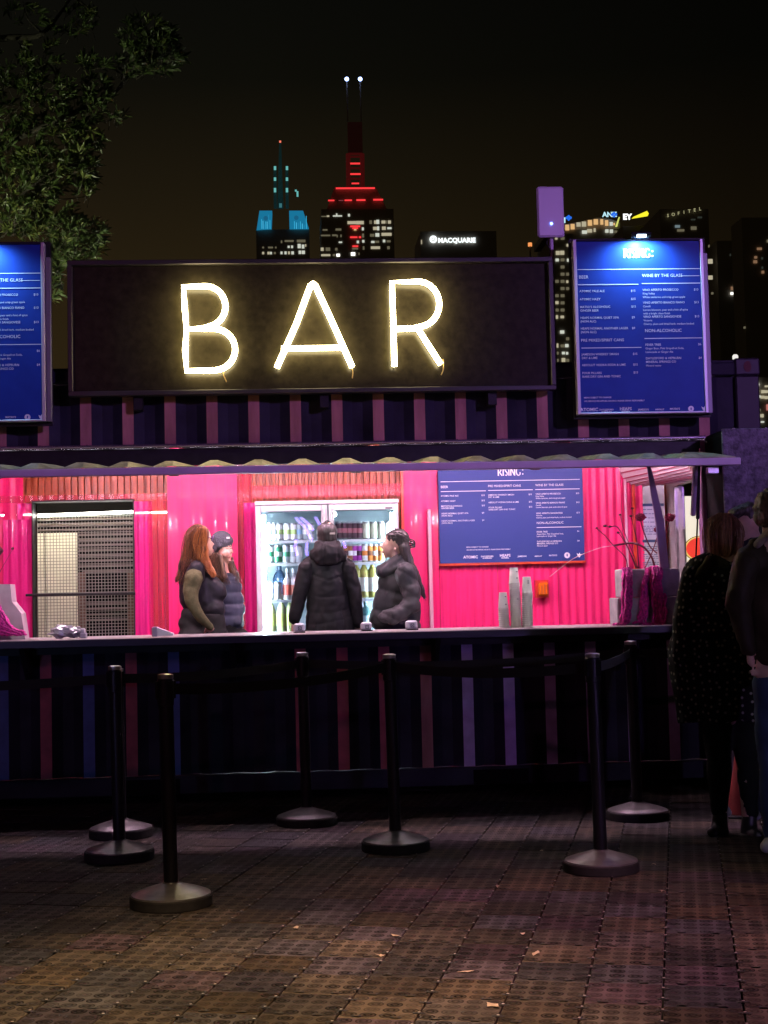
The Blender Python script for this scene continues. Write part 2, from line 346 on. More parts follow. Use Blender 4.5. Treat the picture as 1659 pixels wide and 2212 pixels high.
# forklift pockets
for x in (-1.1, 1.15):
    MB().box((x, -.016, ZB + .01), (x + .36, -.013, 0.19)).build('forklift_pocket', M_dark, con)
for x0 in (XL, XE - .17):
    p = MB().bbox((x0 + .004, 0.002, .2), (x0 + .166, .17, 2.744), .01).build('corner_post', mat('plum_navy_paint', (0.022, 0.018, 0.026), 0.6, var=.3, vscale=5), con)
    for z in (ZB, 2.745):
        c = MB().bbox((x0, -.006, z), (x0 + .172, .172, z + .118), .012).build('corner_casting', mat('casting_paint', (0.025, 0.02, 0.03), 0.6, var=.3, vscale=12), con)
        pts = [(x0 + .086 + .026 * cos(t * pi / 8), z + .059 + .038 * sin(t * pi / 8)) for t in range(16)]
        MB().prism(pts, -.008, -.004).build('casting_hole', mat('rusty_red_recess', (0.10, 0.03, 0.03), 0.8), c)
MB().box((XL + .01, .01, 2.80), (XE - .01, 2.43, 2.85)).build('roof', M_navy, con)
MB().box((XL + .01, .06, .14), (XE - .01, 2.43, .20)).build('floor_deck', mat('plywood_deck', (0.10, 0.07, 0.05), 0.6, var=.3), con)
MB().box((XL + .17, .05, 2.74), (XE - .06, 2.43, 2.797)).build('ceiling', mat('ceiling_white', (0.62, 0.52, 0.54), 0.6, var=.1), con)
# end walls; right one has a doorway
M_in = mat('grey_white_lining', (0.50, 0.48, 0.48), 0.55, var=.12)
MB().box((XL + .02, .17, .2), (XL + .06, 2.43, 2.74)).build('end_wall', mat('pink_lining', (0.80, 0.05, 0.20), .4), con)
MB().box((XE - .06, 1.96, .2), (XE - .02, 2.43, 2.74)).box((XE - .06, .17, .2), (XE - .02, .95, 2.74)).box((XE - .06, .95, 2.16), (XE - .02, 1.96, 2.74)).build('end_wall', M_in, con)
for y in (1.962, .93): MB().bbox((XE - .085, y, .2), (XE - .0, y + .035, 2.15)).build('door_jamb', M_alu, con)

# ---- back wall lining
M_orange = mat('orange_brown_ribbed_sheet', (0.42, 0.085, 0.022), 0.35, var=.35, vscale=5, stretch=(6, 6, .25), coat=.3)
def pink_mat(name, col, alpha, rough=.3):
    return mat(name, col, rough, var=.13, vscale=7, stretch=(7, 7, .25), coat=(.6 if alpha < 1 else .22), alpha=alpha, bump=.1, bscale=5, spec=.3)
M_pink = pink_mat('hot_pink_sheet', (0.90, 0.030, 0.19), 1.0)
M_pinkc = pink_mat('pink_corrugated_plastic', (0.92, 0.032, 0.19), 1.0)
M_mag = pink_mat('magenta_lit_film', (0.84, 0.03, 0.27), 0.86, .18)  # magenta tint paints purple strip light onto these sheets
M_film = pink_mat('clear_pink_film', (0.84, 0.04, 0.13), 0.50, .12)
def ribs(x0, x1, z0, z1, Y, pit, amp, thick=.01, shape='tri', seg=1):
    mb = MB(); n = max(2, int(round((x1 - x0) / pit))); pr = []
    for i in range(n):
        a = x0 + (x1 - x0) * i / n; w = (x1 - x0) / n
        if shape == 'box': pr += [(a, Y), (a + .45 * w, Y), (a + .55 * w, Y + amp), (a + .92 * w, Y + amp)]
        else:
            for j in range(6): pr.append((a + w * j / 6, Y + amp * .5 * (1 - cos(2 * pi * j / 6)) + amp * .2 * sin(a * 31)))
    pr.append((x1, Y)); fs = []
    vs = [(x, y, z0) for x, y in pr] + [(x, y, z1) for x, y in pr]; k = len(pr)
    mb.add(vs, [(i, i + 1, k + i + 1, k + i) for i in range(k - 1)], 0, shape != 'box')
    if thick: mb.box((x0, Y + amp + .004, z0), (x1, Y + amp + .004 + thick, z1), 0)
    return mb
def bx(px): return at(px, 1150, 2.3).x
wx0, wx1 = bx(75), bx(290); wz0, wz1 = .95, 2.135; YB = 2.3
def lin(x0, x1, z0, z1): ribs(x0, x1, z0, z1, YB, .053, .042, .07, 'box').build('ribbed_lining', M_orange, con)
lin(XL + .06, wx0, .2, 2.74); lin(wx0, wx1, wz1, 2.74); lin(wx0, wx1, .2, wz0); lin(wx1, XE - .06, .2, 2.74)
zt = 2.70
def film(x0p, x1p, z0, z1, m, Y=2.27, pit=.09, amp=.012, nm='pink_sheet', shape='tri'):
    return ribs(bx(x0p), bx(x1p), z0, z1, Y, pit, amp, 0, shape).build(nm, m, con)
film(-130, 52, 1.02, zt, M_pink, pit=.11)
film(40, 74, 1.02, 2.13, M_mag, Y=2.245, pit=.06)
film(10, 70, 1.25, 2.0, M_mag, Y=2.235, pit=.07)
film(290, 330, 1.02, 2.13, M_mag, Y=2.25, pit=.05); film(322, 366, 1.02, 2.13, M_film, Y=2.24, pit=.07)
film(364, 514, 1.02, zt, M_pink, Y=2.235, pit=.16, amp=.008)
film(514, 545, 1.02, 2.45, M_film, Y=2.25, pit=.06); film(528, 556, 1.02, 2.1, M_mag, Y=2.225, pit=.05)
film(546, 866, 2.135, 2.235, M_film, Y=2.22, pit=.12, amp=.006, nm='pink_pelmet')
film(0, 366, 2.135, 2.19, M_film, Y=2.24, pit=.08, amp=.006, nm='pink_pelmet')
film(872, 945, 1.02, zt, M_pink, Y=2.24, pit=.15, amp=.01)
for a, b_ in ((946, 1070), (1071, 1199), (1200, 1340)): film(a, b_, 1.02, zt, M_pinkc, Y=2.24, pit=.071, amp=.016, nm='corrugated_panel')
film(1341, 1388, 1.02, zt, M_pink, Y=2.24, pit=.07, amp=.012)
# orange upright seen between the sheets, joint strips
for px_ in (869, 1366): MB().bbox((bx(px_) - .012, 2.215, .9), (bx(px_) + .012, 2.238, zt), .003).build('orange_batten', mat('orange_red_acrylic', (0.75, 0.07, 0.03), .3, coat=.5), con)
MB().bbox((bx(1348) - .009, 2.20, .9), (bx(1348) + .009, 2.225, zt), .003).build('pale_edge_strip', mat('pale_pink_edge', (0.8, 0.45, 0.55), .4), con)
o = MB().bbox((bx(926) - .016, 2.19, .95), (bx(926) + .014, 2.232, 2.02), .006).build('pale_edge_strip', MATS['pale_pink_edge'], con)
# ---- window: frame, wire mesh, bar
wf = MB().box((wx0, 2.205, wz1), (wx1, 2.42, wz1 + .012)).box((wx0 - .006, 2.205, wz0), (wx0, 2.42, wz1 + .012)).box((wx1, 2.205, wz0), (wx1 + .006, 2.42, wz1 + .012)).build('window_frame', M_black, con)
ms = MB(); px = wx0
while px < wx1: ms.box((px, 2.40, wz0), (px + .005, 2.403, 2.06)); px += .0255
pz = wz0
while pz < 2.06: ms.box((wx0, 2.396, pz), (wx1, 2.399, pz + .005)); pz += .0255
ms.build('wire_mesh', mat('galvanised_wire', (0.20, 0.21, 0.17), .5, .3), wf)['kind'] = 'stuff'
zb_ = at(180, 1283, 2.19).z
MB().cyl((bx(60), 2.19, zb_), (bx(294), 2.19, zb_ - .004), .011, n=10).build('security_bar', M_black, wf)
tz = at(180, 1109, 2.38).z
MB().cyl((wx0 + .01, 2.385, tz - .012), (wx1 - .01, 2.385, tz + .006), .011, n=10).build('glow_tube', emat('cool_white_tube', (1.0, 0.97, 0.88), 30), wf)
for a_, b_ in ((-10, 72), (293, 361)): MB().cyl((bx(a_), 2.287, tz - .01), (bx(b_), 2.287, tz - .008), .006, n=8).build('glow_tube', MATS['cool_white_tube'], wf)  # extra glowing tubes behind the film stand in for the tube's reflected streak

# ---- louvred plant enclosure behind the window (outside, behind the container)
lv = thing('louvred_enclosure', (bx(180), 3.2, 0), 'dark louvred enclosure with a cream panel behind the mesh window', 'enclosure')
MB().box((-3.2, 3.28, 0), (-.7, 3.36, 2.9)).build('back_panel', M_dark, lv)
M_slat = mat('grey_louvre_blade', (0.13, 0.115, 0.095), .35, .3, var=.2)
MB().cyl((-2.4, 2.62, 2.35), (-1.0, 2.62, 2.35), .02, n=8).build('enclosure_fill', emat('enclosure_fill_glow', (1.0, .97, .82), 90), lv)  # hidden tube added to brighten the cream panel
def slat(x0, x1, z): MB().box((x0, 3.14, z - .012), (x1, 3.22, z + .004), M=Matrix()).build('slat', M_slat, lv)
for i in range(11):
    yy = 1112 + i * 11.2; a = at(60, yy, 3.2); b_ = at(300, yy, 3.2)
    slat((a.x if yy < 1150 else at(172, yy, 3.2).x), b_.x, a.z)
for yy in (1234, 1303, 1315, 1327, 1339): slat(at(180, yy, 3.2).x, at(288, yy, 3.2).x, at(180, yy, 3.2).z)
a = at(60, 1152, 3.05); b_ = at(169, 1390, 3.05)
MB().bbox((a.x, 3.03, b_.z), (at(97, 1200, 3.05).x, 3.07, a.z)).bbox((at(99, 1200, 3.05).x, 3.03, b_.z), (b_.x, 3.07, a.z)).build('cream_panel', mat('cream_panel_paint', (0.66, 0.66, 0.50), .6, var=.08), lv)
for p in (176, 283): MB().bbox((at(p, 1200, 3.1).x - .03, 3.08, .6), (at(p, 1200, 3.1).x + .03, 3.12, at(p, 1236, 3.1).z)).build('door_stile', mat('brown_timber_stile', (0.09, 0.05, 0.032), .6, var=.3), lv)

# ---- opening frame, hinge, counter
M_liltrim = mat('lilac_grey_trim', (0.42, 0.34, 0.45), .4, .0, var=.1)
xo = at(1521, 1100, 0).x
fr = MB().bbox((xo - .014, .0, 1.06), (xo + .03, .09, 2.318), .006).build('opening_post', mat('mauve_post', (0.30, 0.16, 0.26), .35, .2), con)
MB().box((xo + .03, .04, 1.04), (XE - .17, .07, 2.318)).build('dark_infill', M_dark, con)
MB().box((XL + .16, .045, 1.04), (-2.4, .07, 2.318)).build('dark_infill', M_dark, con)
MB().box((-2.4, .002, 2.262), (xo + .03, .09, 2.316)).build('opening_header', M_black, con)
hz = at(829, 956, -.02).z
hp = MB(); hx = -2.35
while hx < 2.72: hp.cyl((hx, -.03, hz), (hx + .143, -.03, hz), .0125, n=12); hp.cyl((hx + .143, -.03, hz), (hx + .150, -.03, hz), .0155, n=12); hx += .15
hp.build('hinge_tube', mat('satin_hinge_steel', (0.50, 0.42, 0.50), .22, .85), con)
# raised hatch (awning): corrugated cut-out of the wall, bent steel edge beam
hat = link('raised_hatch', MB().box((-2.35, -.05, 2.262), (2.70, -.018, 2.28)).mesh('raised_hatch', M_black), con)
YF = -.78; xe_f = at(1600, 990, YF).x; zf1 = at(829, 1001, YF).z; zf0 = at(829, 1017, YF).z
MB().bbox((-2.6, YF - .004, zf0), (xe_f, YF + .05, zf1), .004).build('edge_beam', mat('pale_beam_paint', (0.66, 0.56, 0.66), .5, var=.12, vscale=4), hat)
cs = MB(); M_zinc = mat('worn_zinc_paint', (0.40, 0.36, 0.23), .5, .15, var=.45, vscale=14, bump=.2)
z_f = zf1 + .004; z_r = z_f + .062; y_f, y_r = YF + .10, -.06; pr = []; pitc = .2665; x = -2.5 + .035
while x < xe_f - .32: pr += [(x, 0), (x + .045, 0), (x + .12, .042), (x + .165, .042)]; x += pitc
pr.append((x, 0)); n_ = len(pr)
vs = [(a, y_f, z_f + b_) for a, b_ in pr] + [(a, y_r, z_r + b_ * .6) for a, b_ in pr] + [(a, y_f, z_f + b_ - .004) for a, b_ in pr] + [(a, y_r, z_r + b_ * .6 - .004) for a, b_ in pr]
cs.add(vs, [(i, i + 1, n_ + i + 1, n_ + i) for i in range(n_ - 1)] + [(2 * n_ + i + 1, 2 * n_ + i, 3 * n_ + i, 3 * n_ + i + 1) for i in range(n_ - 1)] + [(2 * n_ + i, 2 * n_ + i + 1, i + 1, i) for i in range(n_ - 1)])
for i in range(n_ - 1): cs.quad((pr[i][0], YF + .012, z_f), (pr[i + 1][0], YF + .012, z_f), (pr[i + 1][0], y_f, z_f + pr[i + 1][1]), (pr[i][0], y_f, z_f + pr[i][1]))
cs.build('corrugated_sheet', M_zinc, hat)
MB().add([(x - .02, y_f, z_f), (xe_f, y_f, z_f), (2.72, y_r, z_r + .03), (x - .02, y_r, z_r + .03), (x - .02, y_f, z_f + .012), (xe_f, y_f, z_f + .012), (2.72, y_r, z_r + .042), (x - .02, y_r, z_r + .042)],
         [(3, 2, 1, 0), (4, 5, 6, 7), (0, 1, 5, 4), (1, 2, 6, 5), (2, 3, 7, 6), (3, 0, 4, 7)]).build('end_plate', M_zinc, hat)
MB().box((-2.35, -.052, 2.20), (2.70, -.016, 2.262)).build('rear_upstand', M_black, hat)
for x in (-1.8, -.7, .4, 1.5):  # hidden spots added under the hatch to light the counter
    MB().bbox((x - .03, YF + .07, zf1 - .045), (x + .03, YF + .13, zf1 - .005), .004).build('hatch_fill_spot', M_black, hat)
    lamp('hatch_fill_beam', 'SPOT', (x, YF + .14, zf1 - .03), (x + .05, .75, 1.25), 26, (1.0, 0.93, 0.93), spot_size=radians(74), spot_blend=.35, shadow_soft_size=.025)
M_strut = mat('lavender_strut_paint', (0.45, 0.36, 0.50), .35, .1, coat=.3)
def strut(a, b_, wa, wb, nm='strut', m=None):
    a = Vector(a); b_ = Vector(b_); mb = MB(); t = (b_ - a).normalized(); u = Vector((1, 0, 0)); u = (u - t * u.dot(t)).normalized(); v = t.cross(u)
    vs = [p + u * (i * w) + v * (j * w * .7) for p, w in ((a, wa), (b_, wb)) for i, j in ((-1, -1), (1, -1), (1, 1), (-1, 1))]
    mb.add(vs, [(3, 2, 1, 0), (4, 5, 6, 7), (0, 1, 5, 4), (1, 2, 6, 5), (2, 3, 7, 6), (3, 0, 4, 7)]); return mb.build(nm, m or M_strut, hat)
strut(at(1399, 996, -.55), at(1424, 1120, -.25), .011, .026); strut(at(1424, 1118, -.25), at(1436, 1236, .0), .026, .028)
q = MB().cyl(at(1503, 996, -.5), at(1497, 1112, -.25), .017, n=14).build('gas_strut', M_strut, hat)
MB().cyl(at(1509, 996, -.42), at(1507, 1120, -.2), .012, n=10).build('strut_rod', M_black, hat); MB().cyl(at(1507, 1118, -.2), at(1503, 1210, -.05), .006, n=8).build('strut_rod', M_black, hat)
MB().bbox(at(1529, 1016, YF + .06) + Vector((0, 0, -.02)), at(1553, 1008, YF + .06) + Vector((0, .05, 0)), .004).build('latch', M_steel, hat)
# counter
zc = at(800, 1366, -.35).z; ct = link('service_counter', MB().bbox((-2.4, -.35, zc - .028), (at(1475, 1355, -.35).x, .42, zc), .004).mesh('service_counter', mat('pale_laminate', (0.36, 0.33, 0.33), .3, var=.1)), con)
MB().bbox((-2.4, -.357, zc - .048), (at(1475, 1355, -.35).x, -.352, zc - .004), .002).build('front_lip', mat('navy_edge_trim', (0.016, 0.016, 0.035), .4), ct)
MB().box((-2.4, -.10, zc - .10), (at(1462, 1355, -.1).x, -.08, zc - .03)).build('under_fascia', M_black, ct)
for x in (-1.7, -.4, .9, 2.1): MB().add([(x, -.33, zc - .03), (x + .03, -.33, zc - .03), (x + .03, .0, zc - .03), (x, .0, zc - .03), (x, -.02, zc - .30), (x + .03, -.02, zc - .30), (x + .03, 0, zc - .30), (x, 0, zc - .30)], [(0, 1, 2, 3), (7, 6, 5, 4), (4, 5, 1, 0), (5, 6, 2, 1), (6, 7, 3, 2), (7, 4, 0, 3)]).build('bracket', M_black, ct)
# curved ribbed canopy in the far corner
L_ = [(1331, 985), (1335, 1000), (1340, 1016), (1347, 1031), (1357, 1040), (1370, 1045), (1388, 1047), (1410, 1046), (1438, 1043)]
Rr = [(1466, 962), (1472, 975), (1478, 988), (1484, 999), (1489, 1008), (1494, 1015), (1500, 1021), (1510, 1026), (1522, 1028)]
cb = MB(); K = 40
def samp(P, Y):
    P = sbev([at(x, y, Y) for x, y in P], 5); return P
A_, B_ = samp(L_, 1.95), samp(Rr, .5); n_ = len(A_); vs = []
for i in range(n_):
    o_ = .016 * (1 if (i % 4) < 2 else -1)
    vs += [A_[i] + Vector((0, 0, o_)), B_[i] + Vector((0, 0, o_))]
cb.add(vs, [(2 * i, 2 * i + 1, 2 * i + 3, 2 * i + 2) for i in range(n_ - 1)]); [cb.m.__setitem__(i, 1 if (i // 2) % 2 else 0) for i in range(len(cb.m))]; cb.build('ribbed_canopy', [mat('pale_rib_stripe', (.85, .68, .72), .3, coat=.5), mat('pink_polycarbonate', (0.72, 0.14, 0.22), .25, coat=.6)], con)  # white and pink stripes paint in the shading of the ribs
cb = MB().tube(A_, .007, 6); cb.build('canopy_edge', MATS['pale_pink_edge'], con)

# ---- ceiling battens and header tubes, unseen lamps added to light the bar
for i, x in enumerate((-2.0, -.7, .6, 1.9)):
    bt = thing('unseen_batten', (x + .6, .42, 2.70), 'added unseen batten lamp on the container ceiling, ' + ('above the mesh window', 'above the two women on the left', 'above the drinks fridge', 'above the wall menu')[i], 'lamp', 'added battens in the container')
    MB().bbox((x, .39, 2.69), (x + 1.2, .45, 2.738), .004).build('housing', M_white, bt)
    MB().cyl((x + .02, .24, 2.318), (x + 1.18, .24, 2.318), .010, n=8).build('header_fill_tube', emat('header_fill_glow', (1.0, 0.86, 0.92), 36), bt); MB().box((x, .225, 2.33), (x + 1.2, .255, 2.345)).box((x + .02, .234, 2.346), (x + .04, .246, 2.738)).box((x + 1.16, .234, 2.346), (x + 1.18, .246, 2.738)).build('header_fill_housing', M_white, bt)
    MB().cyl((x + .02, .42, 2.672), (x + 1.18, .42, 2.672), .015, n=10).build('tube', emat('warm_pinkish_tube', (1.0, 0.60, 0.80), 290), bt)
# white door with printed notice at the far right
dr = thing('notice_board', at(1414, 1230, 2.2), 'white board covered with printed notices at the far right inside the bar', 'notice board')
a = at(1388, 1049, 2.2); b_ = at(1441, 1260, 2.2)
MB().bbox((a.x, 2.19, b_.z - .4), (b_.x, 2.215, a.z + .02), .004).build('panel', mat('cool_white_board', (0.58, 0.62, 0.66), .5), dr)
ln = MB()
for (x0, x1, y, h) in ((1388, 1434, 1088, 5), (1388, 1430, 1166, 5)): p = at(x0, y, 2.187); p2 = at(x1, y + h, 2.187); ln.box((p.x, 2.186, p2.z), (p2.x, 2.188, p.z))
ln.build('blue_rule', mat('dark_blue_print', (0.05, 0.09, 0.20), .6), dr)
ln = MB(); yy = 1100
while yy < 1228:
    if not 1160 < yy < 1174:
        x = 1389
        while x < 1420:
            w = random.uniform(3, 11); p = at(x, yy, 2.187); p2 = at(min(x + w, 1424), yy + 1.5, 2.187); ln.box((p.x, 2.1862, p2.z), (p2.x, 2.188, p.z)); x += w + 2
    yy += random.choice((4, 4, 5, 9))
ln.build('print_lines', mat('grey_blue_print', (0.16, 0.20, 0.30), .6), dr)
# backlit cream panel with red oval outside the end doorway
sg = thing('backlit_sign', (3.5, 2.62, 0), 'backlit cream sign with a red and yellow oval beyond the end doorway', 'sign')
p = at(1474, 1072, 2.6); p2 = at(1545, 1230, 2.6)
MB().box((p.x, 2.6, p2.z - .3), (p2.x + .5, 2.66, p.z)).build('panel', mat('cream_backlit', (0.5, 0.5, 0.4), .5, emit=(1.0, 0.92, 0.66), estr=.85), sg)
c = at(1513, 1185, 2.59); rr = 33 / 3150 * 12.1
for k, (m, f) in enumerate(((mat('oval_dark_line', (0.03, 0.01, 0.01), .5), 1.10), (mat('oval_yellow', (0.6, 0.45, 0.05), .5, emit=(1, .75, .2), estr=.7), 1.05), (mat('oval_red', (0.6, 0.03, 0.01), .5, emit=(1, .06, .02), estr=.8), .95))):
    MB().prism([(c.x + rr * f * cos(t * pi / 16), c.z + rr * .78 * f * sin(t * pi / 16)) for t in range(32)], 2.596 - k * .003, 2.599 - k * .003).build('oval', m, sg)
MB().box((p.x + .1, 2.62, 0), (p.x + .16, 2.68, p2.z - .3)).build('post', M_black, sg)

# ================================================================== BAR SIGN
bar = thing('bar_sign', (.18, 0, 2.64), 'large black sign board with glowing yellow neon letters spelling BAR on the container', 'sign')
p = at(145, 566, -.12); p2 = at(1197, 850, -.12); sx0, sx1, sz0, sz1 = -1.405, 1.745, 2.648, 3.525
M_board = mat('glossy_black_board', (0.019, 0.016, 0.009), .26, var=.3, vscale=25, coat=.0, spec=.22)
MB().box((sx0 + .02, -.10, sz0 + .02), (sx1 - .02, -.085, sz1 - .02)).build('board', M_board, bar)
fm = MB()
for lo, hi in (((sx0, -.14, sz1 - .03), (sx1, -.06, sz1)), ((sx0, -.14, sz0), (sx1, -.06, sz0 + .03)), ((sx0, -.14, sz0 + .031), (sx0 + .03, -.06, sz1 - .031)), ((sx1 - .03, -.14, sz0 + .031), (sx1, -.06, sz1 - .031))):
    MB().bbox(lo, hi, .003).build('frame_bar', mat('dark_anodised_frame', (0.055, 0.052, 0.052), .35, .6), bar)
for x in (-1.0, .2, 1.3): MB().bbox((x, -.08, 2.56), (x + .06, .0, 2.66), .003).build('bracket', M_black, bar); MB().box((x, -.06, 2.66), (x + .05, -.02, 3.4)).build('rear_post', M_black, bar)
YN = -.165
M_neon = emat('neon_tube_glow', (1.0, 0.82, 0.42), 30)
def letter(paths, cable, label):
    mb = MB(); allp = []
    for P, closed in paths:
        pts = [at(x, y, YN) for x, y in P]; mb.tube(pts, .0182, 10, closed=closed)
    l = mb.build('neon_letter', M_neon, bar, label)
    cp = sbev([at(x, y, YN) for x, y in cable], 4); MB().tube(cp, .0035, 6).build('cable', mat('yellow_cable', (0.6, 0.42, 0.12), .5), l)
    for P, closed in paths:
        for (x, y) in P[::max(1, len(P) // 3)]:
            q = at(x, y, YN); MB().cyl((q.x, YN + .017, q.z), (q.x, -.10, q.z), .005, n=6).build('standoff', M_steel, l)
def arc(cx, cy, rx, ry, a0, a1, n=10): return [(cx + rx * cos(radians(a0 + (a1 - a0) * i / n)), cy + ry * sin(radians(a0 + (a1 - a0) * i / n))) for i in range(n + 1)]
Bp = [(403, 711), (398.5, 660), (396.5, 619.5), (440, 618)] + arc(444, 662, 43, 44, -85, 75, 12) + [(440, 709)]
Bq = [(403, 711), (440, 710)] + arc(462, 755, 46, 45, -88, 88, 14) + [(462, 800), (403, 801), (400, 756)]
letter([(Bp, True), (Bq, True)], [(483, 803), (484, 812), (489, 825)], 'glowing letter B')
letter([([(598, 794), (640, 700), (671, 616), (676, 612), (681, 616), (722, 705), (761, 793)], False), ([(608, 753), (680, 752), (744, 751)], False)], [(758, 794), (762, 802), (761, 817)], 'glowing letter A')
letter([([(852, 791), (850, 712), (847, 609.5), (900, 608.5)] + arc(903, 657, 46, 49, -85, 85, 12) + [(895, 709), (851, 711)], False), ([(902, 709), (952, 787)], False)], [(951, 787), (957, 776), (958, 796), (953, 810)], 'glowing letter R')

# ================================================================== MENU BOARDS
M_blue = mat('royal_blue_print', (0.016, 0.050, 0.31), .45, var=.08, spec=.12)
M_txt = mat('white_print', (0.80, 0.80, 0.86), .5)
M_lilframe = mat('pale_lilac_frame', (0.50, 0.46, 0.52), .35, .3)
def rising(org, h, u, v, out):
    """the heading RISING: in flared serif strokes as polygons; returns prism list in board units"""
    x = 0; w = .15 * h; P = []
    def bar_(x0, y0, x1, y1, t0, t1): dx, dy = x1 - x0, y1 - y0; L = sqrt(dx * dx + dy * dy); nx, ny = -dy / L, dx / L; P.append([(x0 + nx * t0, y0 + ny * t0), (x0 - nx * t0, y0 - ny * t0), (x1 - nx * t1, y1 - ny * t1), (x1 + nx * t1, y1 + ny * t1)])
    def curve(pts, ts):
        for (a, b_), ta, tb in zip(zip(pts, pts[1:]), ts, ts[1:]): bar_(*a, *b_, ta, tb)
    def I(x): bar_(x, 0, x, h, w * .5, w * .5); P.append([(x - w * .9, 0), (x + w * .9, 0), (x + w * .6, w * .2), (x - w * .6, w * .2)]); P.append([(x - w * .6, h - w * .2), (x + w * .6, h - w * .2), (x + w * .9, h), (x - w * .9, h)])
    def Arc(cx, cy, rx, ry, a0, a1, n, tf): pts = [(cx + rx * cos(radians(a0 + (a1 - a0) * i / n)), cy + ry * sin(radians(a0 + (a1 - a0) * i / n))) for i in range(n + 1)]; curve(pts, [tf(i / n) for i in range(n + 1)])
    I(x + w * .5); Arc(x + .22 * h, h * .74, .2 * h, .24 * h, 90, -90, 8, lambda t: w * (.2 + .3 * sin(t * pi))); bar_(x + .2 * h, h * .5, x + .55 * h, 0, w * .4, w * .5); x += .72 * h
    I(x); x += .22 * h
    Arc(x + .17 * h, h * .76, .15 * h, .22 * h, 30, 200, 7, lambda t: w * (.2 + .25 * t)); bar_(x + .03 * h, h * .68, x + .30 * h, h * .34, w * .5, w * .5); Arc(x + .15 * h, h * .24, .16 * h, .22 * h, 30, -150, 7, lambda t: w * (.45 - .25 * t)); x += .52 * h
    I(x); x += .25 * h
    I(x); bar_(x, h, x + .5 * h, 0, w * .5, w * .5); I(x + .5 * h); x += .72 * h
    Arc(x + .3 * h, h * .5, .3 * h, .5 * h, 45, 315, 12, lambda t: w * (.2 + .35 * sin(t * pi))); bar_(x + .5 * h, h * .42, x + .5 * h, h * .1, w * .45, w * .45); x += .85 * h
    for yy in (.18 * h, .72 * h): P.append([(x + .09 * h * cos(t * pi / 5), yy + .09 * h * sin(t * pi / 5)) for t in range(10)])
    tot = x + .09 * h
    for poly in P:
        out.append([org + u * (a - tot / 2) + v * b_ for a, b_ in poly])
WINE = [('WINE BY THE GLASS', 'H'), ('VINO APERTO PROSECCO', 'King Valley', '$13'), ('VINO APERTO BIANCO FIANO', 'Canelli', '$13'), ('VINO APERTO SANGIOVESE', 'Victoria', '$13')]
def menu(bd, X0, Z1, wd, ht, Yf, ent, rules, logos, rise):
    """ent: (text, x, y, cap height, bold); fractions of the board width (x) and height (y)"""
    it = []
    for s_, x, y, h, b_ in ent: it.append((s_, (X0 + x * wd, Yf, Z1 - y * ht), XR, ZU, h, 'LEFT', b_, 0))
    for s_, x, y, h in logos: it.append((s_, (X0 + x * wd, Yf, Z1 - y * ht), XR, ZU, h, 'CENTER', .03, 0))
    link('lettering', text_mesh(it, [M_txt]), bd)['kind'] = 'stuff'
    mb = MB(); polys = []
    rising(Vector((X0 + rise[0] * wd, Yf - .0005, Z1 - rise[1] * ht)), rise[2], XR, ZU, polys)
    for k, P in enumerate(polys): mb.add([p + Vector((0, -.00004 * k, 0)) for p in P], [tuple(range(len(P)))])
    mb.build('heading', M_txt, bd)['kind'] = 'stuff'
    mb = MB()
    for x0, x1, y, t in rules: mb.quad((X0 + x0 * wd, Yf, Z1 - y * ht - t), (X0 + x1 * wd, Yf, Z1 - y * ht - t), (X0 + x1 * wd, Yf, Z1 - y * ht), (X0 + x0 * wd, Yf, Z1 - y * ht))
    mb.build('ruled_lines', M_txt, bd)['kind'] = 'stuff'
    mb = MB()
    return mb
def prod(x, y, wd_txt, price, lines, xp, e, cap, b=.006, dy=.0205):
    for k, l in enumerate(lines): e.append((l, x, y + k * dy, cap * (1 if l.isupper() or '(' in l else .9), b if l.isupper() else .0))
    if price: e.append((price, xp, y, cap, b))
